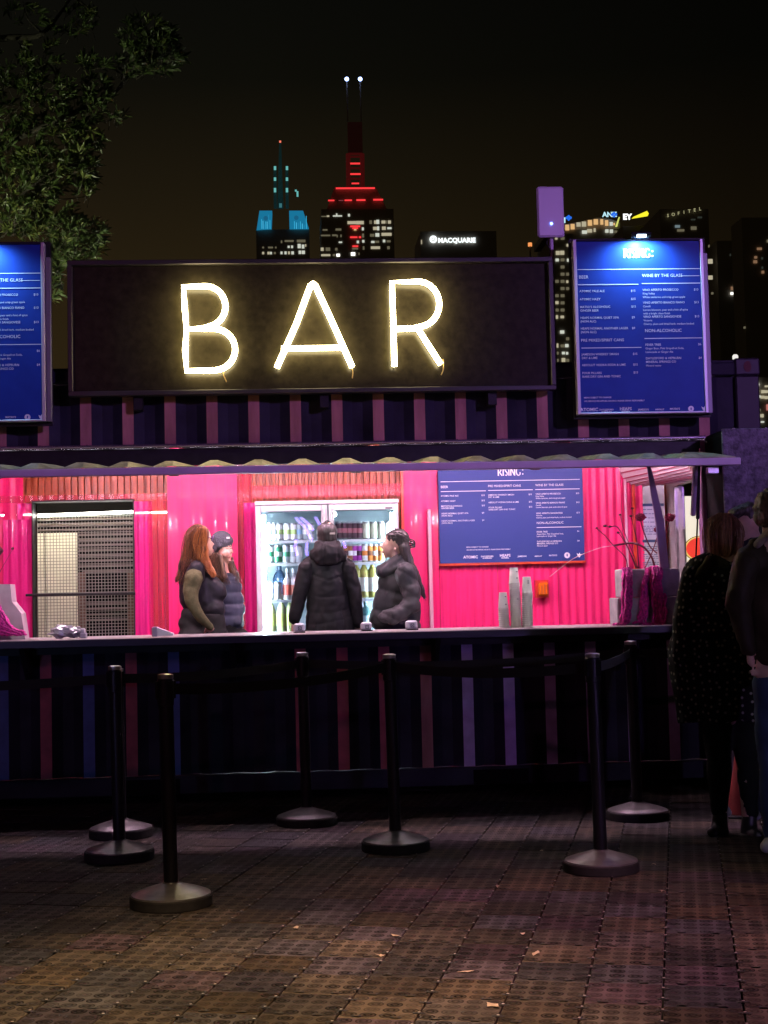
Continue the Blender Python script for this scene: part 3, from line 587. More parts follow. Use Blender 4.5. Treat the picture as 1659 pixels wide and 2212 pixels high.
def outdoor_menu(nm, x0, z1, wd, ht, label, Y=-.2):
    bd = thing(nm, (x0 + wd / 2, 0, z1 - ht), label, 'menu board', 'outdoor menu boards')
    MB().box((x0 + .012, Y + .004, z1 - ht + .012), (x0 + wd - .012, Y + .012, z1 - .012)).build('poster', M_blue, bd)
    MB().box((x0 - .01, Y + .06, z1 - ht - .02), (x0 + wd + .03, Y + .1, z1 + .02)).build('backing_box', M_black, bd)
    MB().box((x0 + .02, Y + .02, z1 - ht + .02), (x0 + wd - .02, Y + .058, z1 - .02)).build('case', M_alu, bd)
    for lo, hi, m in (((x0, Y - .006, z1 - ht), (x0 + .022, Y + .058, z1), M_lilframe), ((x0 + wd - .022, Y - .006, z1 - ht), (x0 + wd, Y + .058, z1), M_lilframe), ((x0 + .0225, Y - .006, z1 - ht), (x0 + wd - .0225, Y + .058, z1 - ht + .012), M_lilframe), ((x0 + .0225, Y - .006, z1 - .012), (x0 + wd - .0225, Y + .058, z1), M_navy)):
        MB().bbox(lo, hi, .003).build('frame_bar', m, bd)
    MB().bbox((x0 + wd + .002, Y + .02, z1 - ht), (x0 + wd + .035, Y + .06, z1 - .09), .004).build('side_flange', mat('dull_grey_flange', (.20, .20, .23), .5, .5), bd)
    e = []; c = .0145
    X = lambda cx: (cx - 150) / 1330 + .02; Y_ = lambda cy: (cy - 80) / 1880
    e.append(('BEER', X(175), Y_(500), .021, .0)); e.append(('WINE BY THE GLASS', X(820), Y_(490), .021, .0))
    for y, p, ls in ((648, '$15', ['ATOMIC PALE ALE']), (735, '$15', ['ATOMIC HAZY']), (818, '$15', ["MATSO'S ALCOHOLIC", 'GINGER BEER']), (935, '$9', ['HEAPS NORMAL QUIET XPA', '(NON ALC)']), (1050, '$9', ['HEAPS NORMAL ANOTHER LAGER', '(NON ALC)'])): prod(X(178), Y_(y), 0, p, ls, X(700), e, c)
    e.append(('PRE MIXED/SPIRIT CANS', X(178), Y_(1180), .019, .0))
    for y, p, ls in ((1328, '$15', ['JAMESON WHISKEY SMASH', 'DRY & LIME']), (1443, '$15', ['ABSOLUT VODKA SODA & LIME']), (1528, '$15', ['FOUR PILLARS', 'RARE DRY GIN AND TONIC'])): prod(X(180), Y_(y), 0, p, ls, X(700), e, c)
    for y, p, ls in ((640, '$13', ['VINO APERTO PROSECCO', 'King Valley', 'White nectarine and crisp green apple']), (778, '$13', ['VINO APERTO BIANCO FIANO', 'Canelli', 'Lemon blossom, pear and a hint of spice', 'with a bright clean finish']), (930, '$13', ['VINO APERTO SANGIOVESE', 'Victoria', 'Cherry, plum and dried herb, medium bodied'])): prod(X(820), Y_(y), 0, p, ls, X(1345), e, c)
    e.append(('NON-ALCOHOLIC', X(830), Y_(1085), .021, .0))
    for y, p, ls in ((1232, '$6', ['FEVER TREE', 'Ginger Beer, Pink Grapefruit Soda,', 'Lemonade or Ginger Ale']), (1378, '$4', ['DAYLESFORD & HEPBURN', 'MINERAL SPRINGS CO', 'Mineral water'])): prod(X(830), Y_(y), 0, p, ls, X(1370), e, c)
    e += [('MENU SUBJECT TO CHANGE', X(190), Y_(1788), .010, .02), ('10% SERVICE FEE APPLIES. NO BYO. PLEASE DRINK RESPONSIBLY', X(190), Y_(1826), .010, .02)]
    rules = [(X(165), X(1415), Y_(400), .004), (X(165), X(780), Y_(563), .005), (X(815), X(1415), Y_(556), .005), (X(1215), X(1410), Y_(478), .003), (X(180), X(790), Y_(1245), .004), (X(825), X(1430), Y_(1150), .004)]
    lg = [('ATOMIC', X(240), Y_(1925), .022), ('DAYLESFORD', X(415), Y_(1920), .011), ('& HEPBURN', X(415), Y_(1938), .009), ('HEAPS', X(610), Y_(1920), .020), ('NORMAL', X(610), Y_(1938), .010), ('JAMESON', X(790), Y_(1925), .012), ('ABSOLUT', X(955), Y_(1925), .010), ('AESOP', X(1110), Y_(1922), .011)]
    lg[-1] = ('MATSO\'S', X(1110), Y_(1922), .012)
    menu(bd, x0, z1, wd, ht, Y + .001, e, rules, lg, (X(790), Y_(280), .058))
    mb = MB(); q = (x0 + X(1275) * wd, z1 - Y_(1915) * ht)
    mb.prism([(q[0] + .019 * cos(t * pi / 10), q[1] + .019 * sin(t * pi / 10)) for t in range(20)], Y + .0012, Y + .003, 0)
    mb.prism([(q[0] + .004 * cos(t * pi / 4), q[1] + .009 * sin(t * pi / 4)) for t in range(8)], Y + .0004, Y + .001, 1)
    q = (x0 + X(1410) * wd, z1 - Y_(1915) * ht)
    mb.prism([(q[0] + a, q[1] + b_) for a, b_ in ((0, -.02), (.012, -.004), (.022, .008), (.008, .006), (.004, .018), (-.004, .006), (-.018, .014), (-.012, -.004))], Y + .0012, Y + .003, 0)
    mb.build('logo_marks', [M_txt, M_blue], bd)['kind'] = 'stuff'
    # swan-neck lamp
    xm = x0 + wd * .505
    lm = MB().tube(sbev([(xm, Y + .05, z1 + .01), (xm, Y + .02, z1 + .035), (xm, Y - .05, z1 + .035), (xm, Y - .09, z1 + .02)], 4), .008, 8).build('lamp_arm', M_black, bd)
    Mt = Matrix.Translation((xm, Y - .085, z1 + .002)) @ Matrix.Rotation(radians(-50), 4, 'X')
    MB().bbox((-.065, -.02, 0), (.065, .02, .022), .004, M=Mt).build('lamp_head', M_black, lm)
    MB().box((-.03, -.010, -.003), (.03, .010, -.001), M=Mt).build('lamp_lens', emat('cool_led_lens', (0.62, 0.80, 1.0), 14), lm)
    lamp('menu_lamp_beam', 'SPOT', (xm, Y - .105, z1 - .006), (xm, Y + .03, z1 - .16), 34.0, (0.34, 0.72, 1.0), spot_size=radians(150), spot_blend=.7, shadow_soft_size=.012)
    return bd
outdoor_menu('menu_board', 1.868, 3.622, .862, 1.148, 'blue drinks menu board headed RISING under a bright lamp, right of the sign')
outdoor_menu('menu_board', -2.388, 3.628, .85, 1.146, 'blue drinks menu board cut off by the left edge of the photo')

def wall_menu():
    x0, x1 = at(948, 1100, 2.18).x, at(1260, 1100, 2.18).x; z0 = at(1100, 1214, 2.18).z; wd = x1 - x0; z1 = z0 + .845; ht = z1 - z0; Y = 2.18
    bd = thing('wall_menu', ((x0 + x1) / 2, 2.2, z0), 'blue drinks menu headed RISING on the pink back wall inside', 'menu board')
    MB().box((x0, Y, z0), (x1, Y + .03, z1)).build('poster', mat('royal_blue_print_indoors', (0.022, 0.048, 0.23), .5, spec=.3), bd)
    MB().box((x0 - .008, Y + .006, z0 - .018), (x1 + .008, Y + .036, z0 - .002)).build('orange_ledge', MATS['orange_red_acrylic'], bd)
    X = lambda cx: (cx - 35) / 1555; Y_ = lambda cy: (cy + 90) / 1170; e = []; c = .0125
    e += [('BEER', X(60), Y_(240), .020, 0), ('PRE MIXED/SPIRIT CANS', X(568), Y_(238), .018, 0), ('WINE BY THE GLASS', X(1078), Y_(237), .018, 0), ('NON-ALCOHOLIC', X(1080), Y_(662), .019, 0)]
    for y, p, ls in ((336, '$15', ['ATOMIC PALE ALE']), (394, '$15', ['ATOMIC HAZY']), (450, '$15', ["MATSO'S ALCOHOLIC", 'GINGER BEER']), (533, '$9', ['HEAPS NORMAL QUIET XPA', '(NON ALC)']), (615, '$9', ['HEAPS NORMAL ANOTHER LAGER', '(NON ALC)'])): prod(X(60), Y_(y), 0, p, ls, X(495), e, c)
    for y, p, ls in ((335, '$15', ['JAMESON WHISKEY SMASH', 'DRY & LIME']), (418, '$15', ['ABSOLUT VODKA SODA & LIME']), (475, '$15', ['FOUR PILLARS', 'RARE DRY GIN AND TONIC'])): prod(X(568), Y_(y), 0, p, ls, X(1003), e, c)
    for y, p, ls in ((333, '$13', ['VINO APERTO PROSECCO', 'King Valley', 'White nectarine and crisp green apple']), (434, '$13', ['VINO APERTO BIANCO FIANO', 'Canelli', 'Lemon blossom, pear and a hint of spice']), (550, '$13', ['VINO APERTO SANGIOVESE', 'Victoria', 'Cherry, plum and dried herb, medium bodied']), (758, '$6', ['FEVER TREE', 'Ginger Beer, Pink Grapefruit Soda,', 'Lemonade or Ginger Ale']), (866, '$4', ['DAYLESFORD & HEPBURN', 'MINERAL SPRINGS CO', 'Mineral water'])): prod(X(1078), Y_(y), 0, p, ls, X(1515), e, c)
    e += [('MENU SUBJECT TO CHANGE', X(318), Y_(912), .010, .02), ('10% SERVICE FEE APPLIES. NO BYO. PLEASE DRINK RESPONSIBLY', X(318), Y_(942), .009, .02)]
    rules = [(X(60), X(1560), Y_(165), .005), (X(60), X(545), Y_(275), .005), (X(568), X(1050), Y_(272), .005), (X(1076), X(1557), Y_(271), .005), (X(1080), X(1563), Y_(698), .005)]
    lg = [('ATOMIC', X(362), Y_(1030), .022), ('DAYLESFORD', X(540), Y_(1020), .012), ('& HEPBURN', X(540), Y_(1038), .010), ('HEAPS', X(732), Y_(1020), .022), ('NORMAL', X(732), Y_(1040), .011), ('JAMESON', X(915), Y_(1027), .012), ('ABSOLUT', X(1088), Y_(1028), .010), ("MATSO'S", X(1248), Y_(1024), .012)]
    menu(bd, x0, z1, wd, ht, Y - .002, e, rules, lg, (X(815), Y_(112), .062))
    mb = MB(); q = (x0 + X(1400) * wd, z1 - Y_(1018) * ht)
    mb.prism([(q[0] + .024 * cos(t * pi / 10), q[1] + .024 * sin(t * pi / 10)) for t in range(20)], Y - .0015, Y - .0005, 0)
    mb.prism([(q[0] + .005 * cos(t * pi / 4), q[1] + .011 * sin(t * pi / 4)) for t in range(8)], Y - .003, Y - .002, 1)
    q = (x0 + X(1530) * wd, z1 - Y_(1018) * ht)
    mb.prism([(q[0] + a, q[1] + b_) for a, b_ in ((0, -.022), (.014, -.004), (.024, .008), (.008, .006), (.004, .02), (-.004, .006), (-.02, .016), (-.014, -.004))], Y - .0015, Y - .0005, 0)
    mb.build('logo_marks', [M_txt, M_blue], bd)['kind'] = 'stuff'
wall_menu()

# ---- lilac panel on a pole
pn = thing('panel_on_pole', (at(1190, 520, .0).x, .05, 2.86), 'pale flat panel on a pole with a tiny blue light, standing above the sign', 'light panel')
p = at(1158, 404, .02); p2 = at(1219, 513, .02)
MB().bbox((p.x, .0, p2.z), (p2.x, .035, p.z), .012).build('panel', mat('pale_lilac_plastic', (0.74, 0.66, 0.78), .45), pn)
MB().cyl((at(1190, 500, .05).x, .05, 2.86), (at(1190, 500, .05).x, .05, p.z - .08), .016, n=10).build('pole', M_liltrim, pn)
c = at(1191, 483, -.002); MB().cyl(c, c + Vector((0, -.004, 0)), .008, n=12).build('indicator', emat('blue_indicator', (0.15, 0.3, 1.0), 9), pn)
MB().tube(sbev([at(1184, 515, .04), at(1181, 527, .04), at(1189, 540, .04), at(1186, 556, .04)], 4), .004, 6).build('cable', M_black, pn)
wl = at(1588, 762, .06); tag(MB().lathe([(.02, 0), (.02, .02), (.012, .03)], (wl.x, wl.y, 2.866), 10).build('marker_lamp', emat('white_marker', (1, .97, .9), .9)), 'tiny white lamp on top of the container corner', 'lamp')
# ================================================================== FRIDGE
YFr = 1.65
def F4(x, y, Y=YFr): return at(553.1 + x / 5, 1078.5 + y / 5, Y)   # reading of the enlarged fridge detail
fx0, fx1 = F4(0, 700).x, F4(1552, 700).x; fzt = F4(700, 42).z; fzb = .2
fg = thing('drinks_fridge', ((fx0 + fx1) / 2, 1.95, .2), 'white two-door glass drinks fridge, brightly lit, filled with cans and bottles', 'fridge')
xm0, xm1 = F4(712, 300).x, F4(845, 300).x; gl0, gl1, gr0, gr1 = F4(58, 500).x, F4(712, 500).x, F4(848, 500).x, F4(1500, 500).x; gzt = F4(400, 128).z; gzb = .42
cab = MB(); YBk = 2.19
for lo, hi in (((fx0, YFr + .05, fzb), (fx0 + .03, YBk, fzt)), ((fx1 - .03, YFr + .05, fzb), (fx1, YBk, fzt)), ((fx0 + .03, YFr + .05, fzt - .035), (fx1 - .03, YBk, fzt)), ((fx0 + .03, YFr + .05, fzb), (fx1 - .03, YBk, fzb + .16)), ((fx0 + .03, YBk - .02, fzb + .16), (fx1 - .03, YBk, fzt - .035)), (((xm0 + xm1) / 2 - .01, YFr + .06, fzb + .16), ((xm0 + xm1) / 2 + .01, YBk - .02, fzt - .035))): cab.box(lo, hi)
M_fr = mat('fridge_white', (0.62, 0.62, 0.64), .35, coat=.3, var=.04)
M_liner = mat('fridge_liner', (0.46, 0.55, 0.60), .5)
cab.build('cabinet', M_liner, fg)
MB().bbox((fx0 - .002, YFr - .01, fzt - .008), (fx1 + .002, YBk - .01, fzt + .022), .004).build('top_panel', M_fr, fg)
M_glass = bpy.data.materials.new('fridge_glass'); M_glass.use_nodes = True
n = M_glass.node_tree; n.nodes.clear(); o_ = n.nodes.new('ShaderNodeOutputMaterial'); mx = n.nodes.new('ShaderNodeMixShader'); tr = n.nodes.new('ShaderNodeBsdfTransparent'); gs = n.nodes.new('ShaderNodeBsdfGlossy'); gs.inputs['Roughness'].default_value = .0
tr.inputs[0].default_value = (.93, .97, 1, 1); fn = n.nodes.new('ShaderNodeFresnel'); fn.inputs[0].default_value = 1.45
n.links.new(fn.outputs[0], mx.inputs[0]); n.links.new(tr.outputs[0], mx.inputs[1]); n.links.new(gs.outputs[0], mx.inputs[2]); n.links.new(mx.outputs[0], o_.inputs[0])
for k, (a, b_, g0, g1) in enumerate(((fx0 + .002, (xm0 + xm1) / 2 - .006, gl0, gl1), ((xm0 + xm1) / 2 + .006, fx1 - .002, gr0, gr1))):
    d = MB(); 
    for lo, hi in (((a, YFr, gzb - .1), (g0, YFr + .045, fzt - .012)), ((g1, YFr, gzb - .1), (b_, YFr + .045, fzt - .012)), ((g0, YFr, gzt), (g1, YFr + .045, fzt - .012)), ((g0, YFr, gzb - .1), (g1, YFr + .045, gzb))): d.bbox(lo, hi, .004)
    dd = d.build('door_frame', M_fr, fg)
    MB().box((g0, YFr + .018, gzb), (g1, YFr + .022, gzt)).build('glass_pane', M_glass, dd)
    hx = b_ - .035 if k == 0 else a + .012
    MB().bbox((hx, YFr - .014, .95), (hx + .022, YFr - .002, fzt - .04), .004).build('handle', M_alu, dd)
p = F4(1400, 90); MB().box((p.x - .004, YFr - .006, p.z - .008), (p.x + .05, YFr - .001, p.z + .004)).build('name_plate', mat('grey_print', (.12, .12, .13), .5), fg)
for x in (F4(88, 500, YFr + .07).x, F4(1472, 500, YFr + .07).x): MB().cyl((x, YFr + .075, gzb + .02), (x, YFr + .075, F4(88, 165).z), .0115, n=10).build('glow_tube', emat('fridge_tube', (0.76, 0.92, 1.0), 150), fg)
shz = [F4(300, y, YFr + .12).z for y in (447, 688, 1085, 1440)]
M_shelf = mat('white_wire_shelf', (0.66, 0.72, 0.74), .4)
for s_, (g0, g1) in enumerate(((gl0, gl1), (gr0, gr1))):
    for k, z in enumerate(shz):
        z = z + (F4(1200, (430, 678, 1070, 1430)[k], YFr + .12).z - F4(300, (447, 688, 1085, 1440)[k], YFr + .12).z if s_ else 0)
        m = MB().bbox((g0 + .0, YFr + .075, z - .022), (g1 - .0, YFr + .09, z - .002), .002)
        for i in range(10): xx = g0 + (g1 - g0) * (i + .5) / 10; m.box((xx - .004, YFr + .09, z - .008), (xx + .004, YBk - .03, z - .002))
        m.build('shelf', M_shelf, fg)
def can(x, z, col, band, label, r=.033, h=.135, Y=YFr + .135):
    m1 = mat('can_' + '_'.join('%02d' % int(c * 99) for c in col), col, .28, .25, coat=.3); m2 = mat('can_' + '_'.join('%02d' % int(c * 99) for c in band), band, .28, .25, coat=.3); m3 = M_steel
    mb = MB(); mb.lathe([(r * .78, 0), (r, .008), (r, h * .35), (r, h * .62), (r, h - .014), (r * .8, h - .003), (r * .8, h)], (x, Y, z), 14, mis=[2, 0, 1, 0, 2, 2])
    return tag(mb.build('drink_can', [m1, m2, m3]), label, 'can')
ords = ['leftmost', 'second', 'third', 'fourth', 'fifth', 'sixth', 'seventh', 'eighth', 'ninth', 'tenth']
def row(pxs, y, cols, nm, **k):
    for i, (px, (c, b_)) in enumerate(zip(pxs, cols)):
        p = F4(px, y, YFr + .135); o_ = can(p.x, p.z + .001, c, b_, '%s can, %s from left, %s' % (nm[i], ords[i] if i else 'first', k['where']))
        o_['group'] = 'cans on the ' + k['where']
wht, lime, sky, gry = (.72, .78, .76), (.42, .66, .22), (.25, .42, .62), (.35, .42, .44)
row([152, 203, 250, 340, 407, 470, 535, 585], 447, [(wht, sky), (wht, gry), (wht, lime), (wht, lime), (wht, lime), (gry, sky), (gry, wht), (wht, gry)], ['white and blue', 'pale grey', 'white and lime', 'white and lime', 'pale lime', 'grey-blue', 'pale grey', 'white'], where='top shelf of the left fridge door')
dk, pk = (.05, .02, .03), (.30, .10, .12); pg = (.50, .60, .42)
row([905, 955, 1008, 1062, 1118, 1190, 1272, 1352, 1432], 432, [(dk, pk)] * 5 + [(pg, (.56, .64, .5)), (pg, (.5, .6, .4)), (pg, (.6, .66, .5)), (wht, wht)], ['dark red'] * 5 + ['pale green'] * 3 + ['white'], where='top shelf of the right fridge door')
dg = (.03, .22, .10)
row([150, 238, 332, 402, 460], 688, [(wht, dg), (dg, wht), (gry, dg), (wht, gry), ((.6, .68, .7), wht)], ['white and green', 'dark green', 'grey-green', 'white', 'pale silver'], where='second shelf of the left fridge door')
pu, og, br = (.30, .03, .30), (.72, .25, .05), (.22, .09, .04)
row([975, 1022, 1066, 1110, 1180, 1232, 1290, 1345], 676, [(br, dk), (br, wht), (pu, wht), (pu, dk), (wht, og), (og, br), (og, wht), (og, br)], ['brown', 'brown and white', 'purple and white', 'deep purple', 'white and orange', 'orange', 'orange and white', 'burnt orange'], where='second shelf of the right fridge door')
row([168, 232], 1085, [(wht, (.4, .5, .75)), (wht, (.7, .75, .8))], ['white and blue', 'plain white'], where='third shelf of the left fridge door')
def bottle(px, y, h, r, col, cap, lab, label, Y=YFr + .15, tr=.35):
    p = F4(px, y, Y); m = mat('bottle_' + '_'.join('%02d' % int(c * 99) for c in col), col, .12, 0, coat=.5, trans=tr); ml = mat('label_' + '_'.join('%02d' % int(c * 99) for c in lab), lab, .5); mc = mat('cap_' + '_'.join('%02d' % int(c * 99) for c in cap), cap, .3, .3)
    b = tag(MB().lathe([(r * .9, 0), (r, .008), (r, h * .55), (r * .75, h * .66), (r * .36, h * .76), (r * .34, h * .9), (r * .3, h * .92)], (p.x, Y, p.z), 16).build('bottle', m), label, 'bottle', 'bottles in the drinks fridge')
    MB().lathe([(r * 1.02, h * .15), (r * 1.02, h * .48)], (p.x, Y, p.z), 16).build('label', ml, b); MB().lathe([(r * .38, h * .87), (r * .38, h), (r * .3, h)], (p.x, Y, p.z), 12).build('cap', mc, b)
bottle(345, 1085, .24, .040, (.66, .62, .66), (.75, .78, .8), (.62, .10, .08), 'clear plastic bottle with red label on the third left shelf')
bottle(412, 1085, .24, .038, (.66, .62, .66), (.75, .78, .8), (.6, .16, .12), 'red-labelled plastic bottle half behind the hooded jacket')
bottle(258, 1080, .30, .052, (.06, .12, .22), (.1, .15, .25), (.10, .2, .45), 'dark blue bottle rising behind the small white cans', Y=YFr + .28)
for k, px in enumerate((1088, 1172, 1262)): bottle(px, 1062, .325, .042, (.55, .50, .12), (.85, .80, .45), (.8, .82, .75), 'golden wine bottle, %s of the three on the third right shelf' % ('left one', 'middle one', 'right one')[k])
for k, px in enumerate((160, 280, 372)): bottle(px, 1430, .29, .040, (.62, .66, .30), (.85, .86, .8), (.45, .47, .12), 'pale wine bottle, %s along the lowest visible left shelf' % ('first', 'second', 'third')[k])
bottle(1188, 1430, .26, .04, (.10, .25, .26), (.3, .4, .4), (.35, .5, .5), 'teal bottle on the lowest shelf between the two people')

# ================================================================== COUNTER ITEMS
M_grey_plastic = mat('pale_grey_plastic', (0.50, 0.50, 0.54), .4, coat=.2)
for k, (x0, x1, y0, y1, lb) in enumerate(((634, 661, 1340, 1358, 'in front of the hooded jacket'), (780, 806, 1338.5, 1358, 'between the two dark jackets'), (877, 905, 1336, 1355, 'in front of the ponytailed woman'))):
    Yp = -.02; a = at(x0, y0, Yp); b_ = at(x1, y1, Yp); w = b_.x - a.x; zc_ = zc
    t = thing('card_reader', ((a.x + b_.x) / 2, Yp, zc_), 'white cube card reader with a square emblem, ' + lb, 'card reader', 'card readers on the counter')
    h = w * .70; cx = (a.x + b_.x) / 2; Mt = Matrix.Translation((cx, Yp, zc_)) @ Matrix.Rotation(radians(9), 4, 'Z') @ Matrix.Rotation(radians(-6), 4, 'X')
    MB().bbox((-w * .43, 0, .008), (w * .43, .06, h + .006), .009, M=Mt).build('body', M_grey_plastic, t); MB().bbox((-w * .45, -.015, 0), (w * .45, .09, .008), .003, M=Mt).build('base', M_black, t)
    s_ = w * .15; q = MB()
    for lo, hi in (((-s_, -s_), (s_, -s_ * .6)), ((-s_, s_ * .6), (s_, s_)), ((-s_, -s_ * .6), (-s_ * .6, s_ * .6)), ((s_ * .6, -s_ * .6), (s_, s_ * .6)), ((-s_ * .28, -s_ * .28), (s_ * .28, s_ * .28))): q.box((lo[0], -.0025, h * .52 + lo[1]), (hi[0], -.0005, h * .52 + hi[1]), M=Mt)
    q.build('square_emblem', mat('dark_emblem', (.06, .06, .08), .5), t)
# napkin dispenser
a = at(328, 1368, -.12); t = thing('napkin_holder', (a.x + .06, -.1, zc), 'small grey wedge-shaped napkin holder on the counter left of the two women', 'napkin holder')
MB().bbox((a.x, -.13, zc), (a.x + .035, -.03, zc + .062), .004).build('holder', mat('lilac_grey_plastic', (.30, .28, .36), .4), t)
MB().add([(a.x + .036, -.12, zc + .004), (a.x + .135, -.12, zc + .004), (a.x + .135, -.04, zc + .004), (a.x + .036, -.04, zc + .004), (a.x + .036, -.12, zc + .056), (a.x + .135, -.12, zc + .018), (a.x + .135, -.04, zc + .018), (a.x + .036, -.04, zc + .056)],
         [(3, 2, 1, 0), (4, 5, 6, 7), (0, 1, 5, 4), (1, 2, 6, 5), (2, 3, 7, 6), (3, 0, 4, 7)]).build('napkins', mat('white_paper', (.62, .65, .68), .7), t)
# crumpled bag
def crumple(c, rx, ry, rz, seed, n=9, m=14, amp=.35):
    mb = MB(); vs = []
    for i in range(n + 1):
        th = pi * i / n
        for j in range(m):
            ph = 2 * pi * j / m; d = Vector((sin(th) * cos(ph), sin(th) * sin(ph), cos(th))); q = 1 + amp * noise.noise(d * 2.3 + Vector((seed, 0, 0))) * 2 + amp * .6 * noise.noise(d * 6 + Vector((0, seed, 0)))
            vs.append(Vector(c) + Vector((d.x * rx, d.y * ry, max(d.z * rz, -rz * .75))) * q)
    mb.add(vs, [(i * m + j, (i + 1) * m + j, (i + 1) * m + (j + 1) % m, i * m + (j + 1) % m) for i in range(n) for j in range(m)]); return mb
a = at(144, 1356, -.05); M_foil = mat('crumpled_silver_plastic', (.50, .50, .53), .22, .35)
t = thing('crumpled_bag', (a.x, -.05, zc), 'crumpled silvery plastic bag lying on the counter before the mesh window', 'bag')
crumple((a.x - .03, -.05, zc + .04), .075, .05, .042, 3).build('bag', M_foil, t); crumple((a.x + .06, -.04, zc + .035), .055, .04, .035, 8).build('bag_end', M_foil, t)
a = at(181, 1356, -.05); t = tag(MB().bbox((a.x - .02, -.09, zc), (a.x + .022, -.05, zc + .035), .006).bbox((a.x - .016, -.085, zc + .0355), (a.x + .012, -.055, zc + .062), .005).build('paper_cup_holder', mat('white_paper', (.62, .65, .68), .7)), 'small white stand right of the crumpled bag on the counter', 'holder')
# cup stacks
M_cup = mat('off_white_paper_cup', (0.74, 0.73, 0.66), .6, var=.08); M_cupp = mat('grey_cup_print', (.16, .16, .17), .6)
for k, (x0, x1, y0, lb) in enumerate(((1078, 1101, 1280, 'shortest of the three stacks'), (1103, 1127, 1226.5, 'tallest of the three stacks'), (1127, 1151, 1246.5, 'right of the tallest stack'))):
    Yp = -.06 + .02 * (k == 2); a = at(x0, 1352, Yp); b_ = at(x1, 1352, Yp); r = (b_.x - a.x) / 2; H = at(x0, y0, Yp).z - zc; cx = (a.x + b_.x) / 2
    t = thing('cup_stack', (cx, Yp, zc), 'upside-down stack of off-white paper cups on the counter, ' + lb, 'cup stack', 'stacks of paper cups'); ch = .105; n_ = max(3, int((H - ch) / .0125)); st = (H - ch) / n_; lean = random.uniform(-.006, .006)
    me = MB().lathe([(r * 1.02, 0), (r * 1.05, .003), (r * .95, .0055), (r * .72, ch - .003), (r * .70, ch)], (0, 0, 0), 18).mesh('paper_cup', M_cup)
    for i in range(n_ + 1): o_ = link('cup', me, t); o_.matrix_basis = Matrix.Translation((cx + lean * i / n_ + random.gauss(0, .0006), Yp, zc + .001 + st * i)); 
    for q in (ch + H * .2, ch + H * .55, H - .03):
        if q < H: MB().box((cx + .004, Yp - r * .985, zc + min(q, H - .02)), (cx + .014, Yp - r * .7, zc + min(q, H - .02) + .006)).build('printed_mark', M_cupp, t)

# ---- planters with amaranth
M_conc = mat('pale_grey_planter', (0.36, 0.37, 0.36), .75, var=.25, vscale=14, bump=.15)
M_amar = mat('magenta_amaranth', (0.72, 0.035, 0.34), .7, var=.5, vscale=60, bump=.6, bscale=160)
M_stem = mat('dark_red_stem', (0.16, 0.015, 0.04), .6, var=.2)
def P4(x, y, Y=-.1): return at(1216.8 + x / 3.75, 912.6 + y / 3.75, Y)
pl = thing('stacked_planter', (P4(700, 1640).x, .0, zc), 'two stacked grey planter boxes at the right end of the counter', 'planter')
a, b_ = P4(475, 1188), P4(945, 1408); MB().bbox((a.x, -.10, b_.z + .001), (b_.x, .12, a.z), .006).build('upper_box', M_conc, pl)
a2, b2 = P4(430, 1411), P4(905, 1640); MB().bbox((a2.x, -.12, zc + .001), (b2.x + .02, .12, b_.z - .001), .006).build('lower_box', M_conc, pl)
def drape(mb, pts, wd, n, seed):
    rnd = random.Random(seed)
    for s_ in range(n):
        off = rnd.uniform(-wd, wd); dy = rnd.uniform(-.02, .015); L = len(pts); cut = rnd.randint(int(L * .6), L); ps = []; rs = []; ph = rnd.uniform(0, 6)
        for i, p in enumerate(sbev(pts[:max(cut, 3)], 6)):
            spread = 1 + i * .02; ps.append(Vector(p) + Vector((off * spread + .006 * sin(i * .9 + ph), dy - .004 * i / 6, .002 * sin(i * 2 + ph)))); rs.append(.0055 + .003 * abs(sin(i * 1.3 + ph)) + rnd.uniform(0, .002))
        rs[-1] = .002; mb.tube(ps, rs, 6)
am = thing('amaranth_arrangement', (P4(700, 1180).x, -.1, a.z), 'magenta trailing amaranth and tall dried seed-head stems in the planter at right', 'flower arrangement')
D_ = [([(500, 1180), (505, 1260), (500, 1400), (490, 1540), (470, 1625), (410, 1632)], .015, 14), ([(530, 1185), (530, 1300), (525, 1450), (505, 1600), (480, 1630)], .014, 8),
      ([(690, 1180), (660, 1290), (648, 1400), (635, 1520), (600, 1600), (540, 1628)], .008, 10), ([(655, 1330), (655, 1450), (650, 1560), (645, 1625)], .016, 14),
      ([(740, 1165), (738, 1260), (735, 1380), (735, 1500), (740, 1625)], .018, 20), ([(775, 1180), (772, 1300), (770, 1400)], .012, 8), ([(800, 1390), (800, 1470), (800, 1560), (815, 1632)], .020, 18), ([(620, 1625), (700, 1632), (800, 1630)], .01, 5)]
for k, (ps, wd, n_) in enumerate(D_):
    mb = MB(); drape(mb, [P4(x, y, -.135 - .01 * (k % 2)) if i else P4(x, y, -.10) for i, (x, y) in enumerate(ps)], wd, n_, k); mb.build('amaranth_tassel', M_amar, am)
mb = MB()
stems = [([(520, 1180), (500, 1090), (400, 990), (340, 920), (270, 858)], .0032), ([(590, 1180), (500, 960), (440, 850), (380, 845)], .0035), ([(338, 840), (380, 846)], .003), ([(600, 1180), (545, 1060), (480, 940), (445, 895)], .0028), ([(605, 1180), (560, 1050), (500, 900), (460, 750)], .0022), ([(610, 1180), (600, 1000), (570, 850), (548, 760)], .0026), ([(615, 1180), (600, 1010), (575, 820), (560, 700)], .0022),
         ([(740, 1170), (715, 1090), (650, 1010), (560, 978), (480, 985), (410, 997)], .0068), ([(410, 997), (300, 1015), (150, 1070), (40, 1130), (-110, 1250)], .0025), ([(760, 1060), (700, 1000), (650, 880), (628, 790)], .0042), ([(660, 1180), (720, 1050), (760, 930), (775, 880)], .0035), ([(790, 1180), (800, 1080), (835, 900), (858, 790)], .003)]
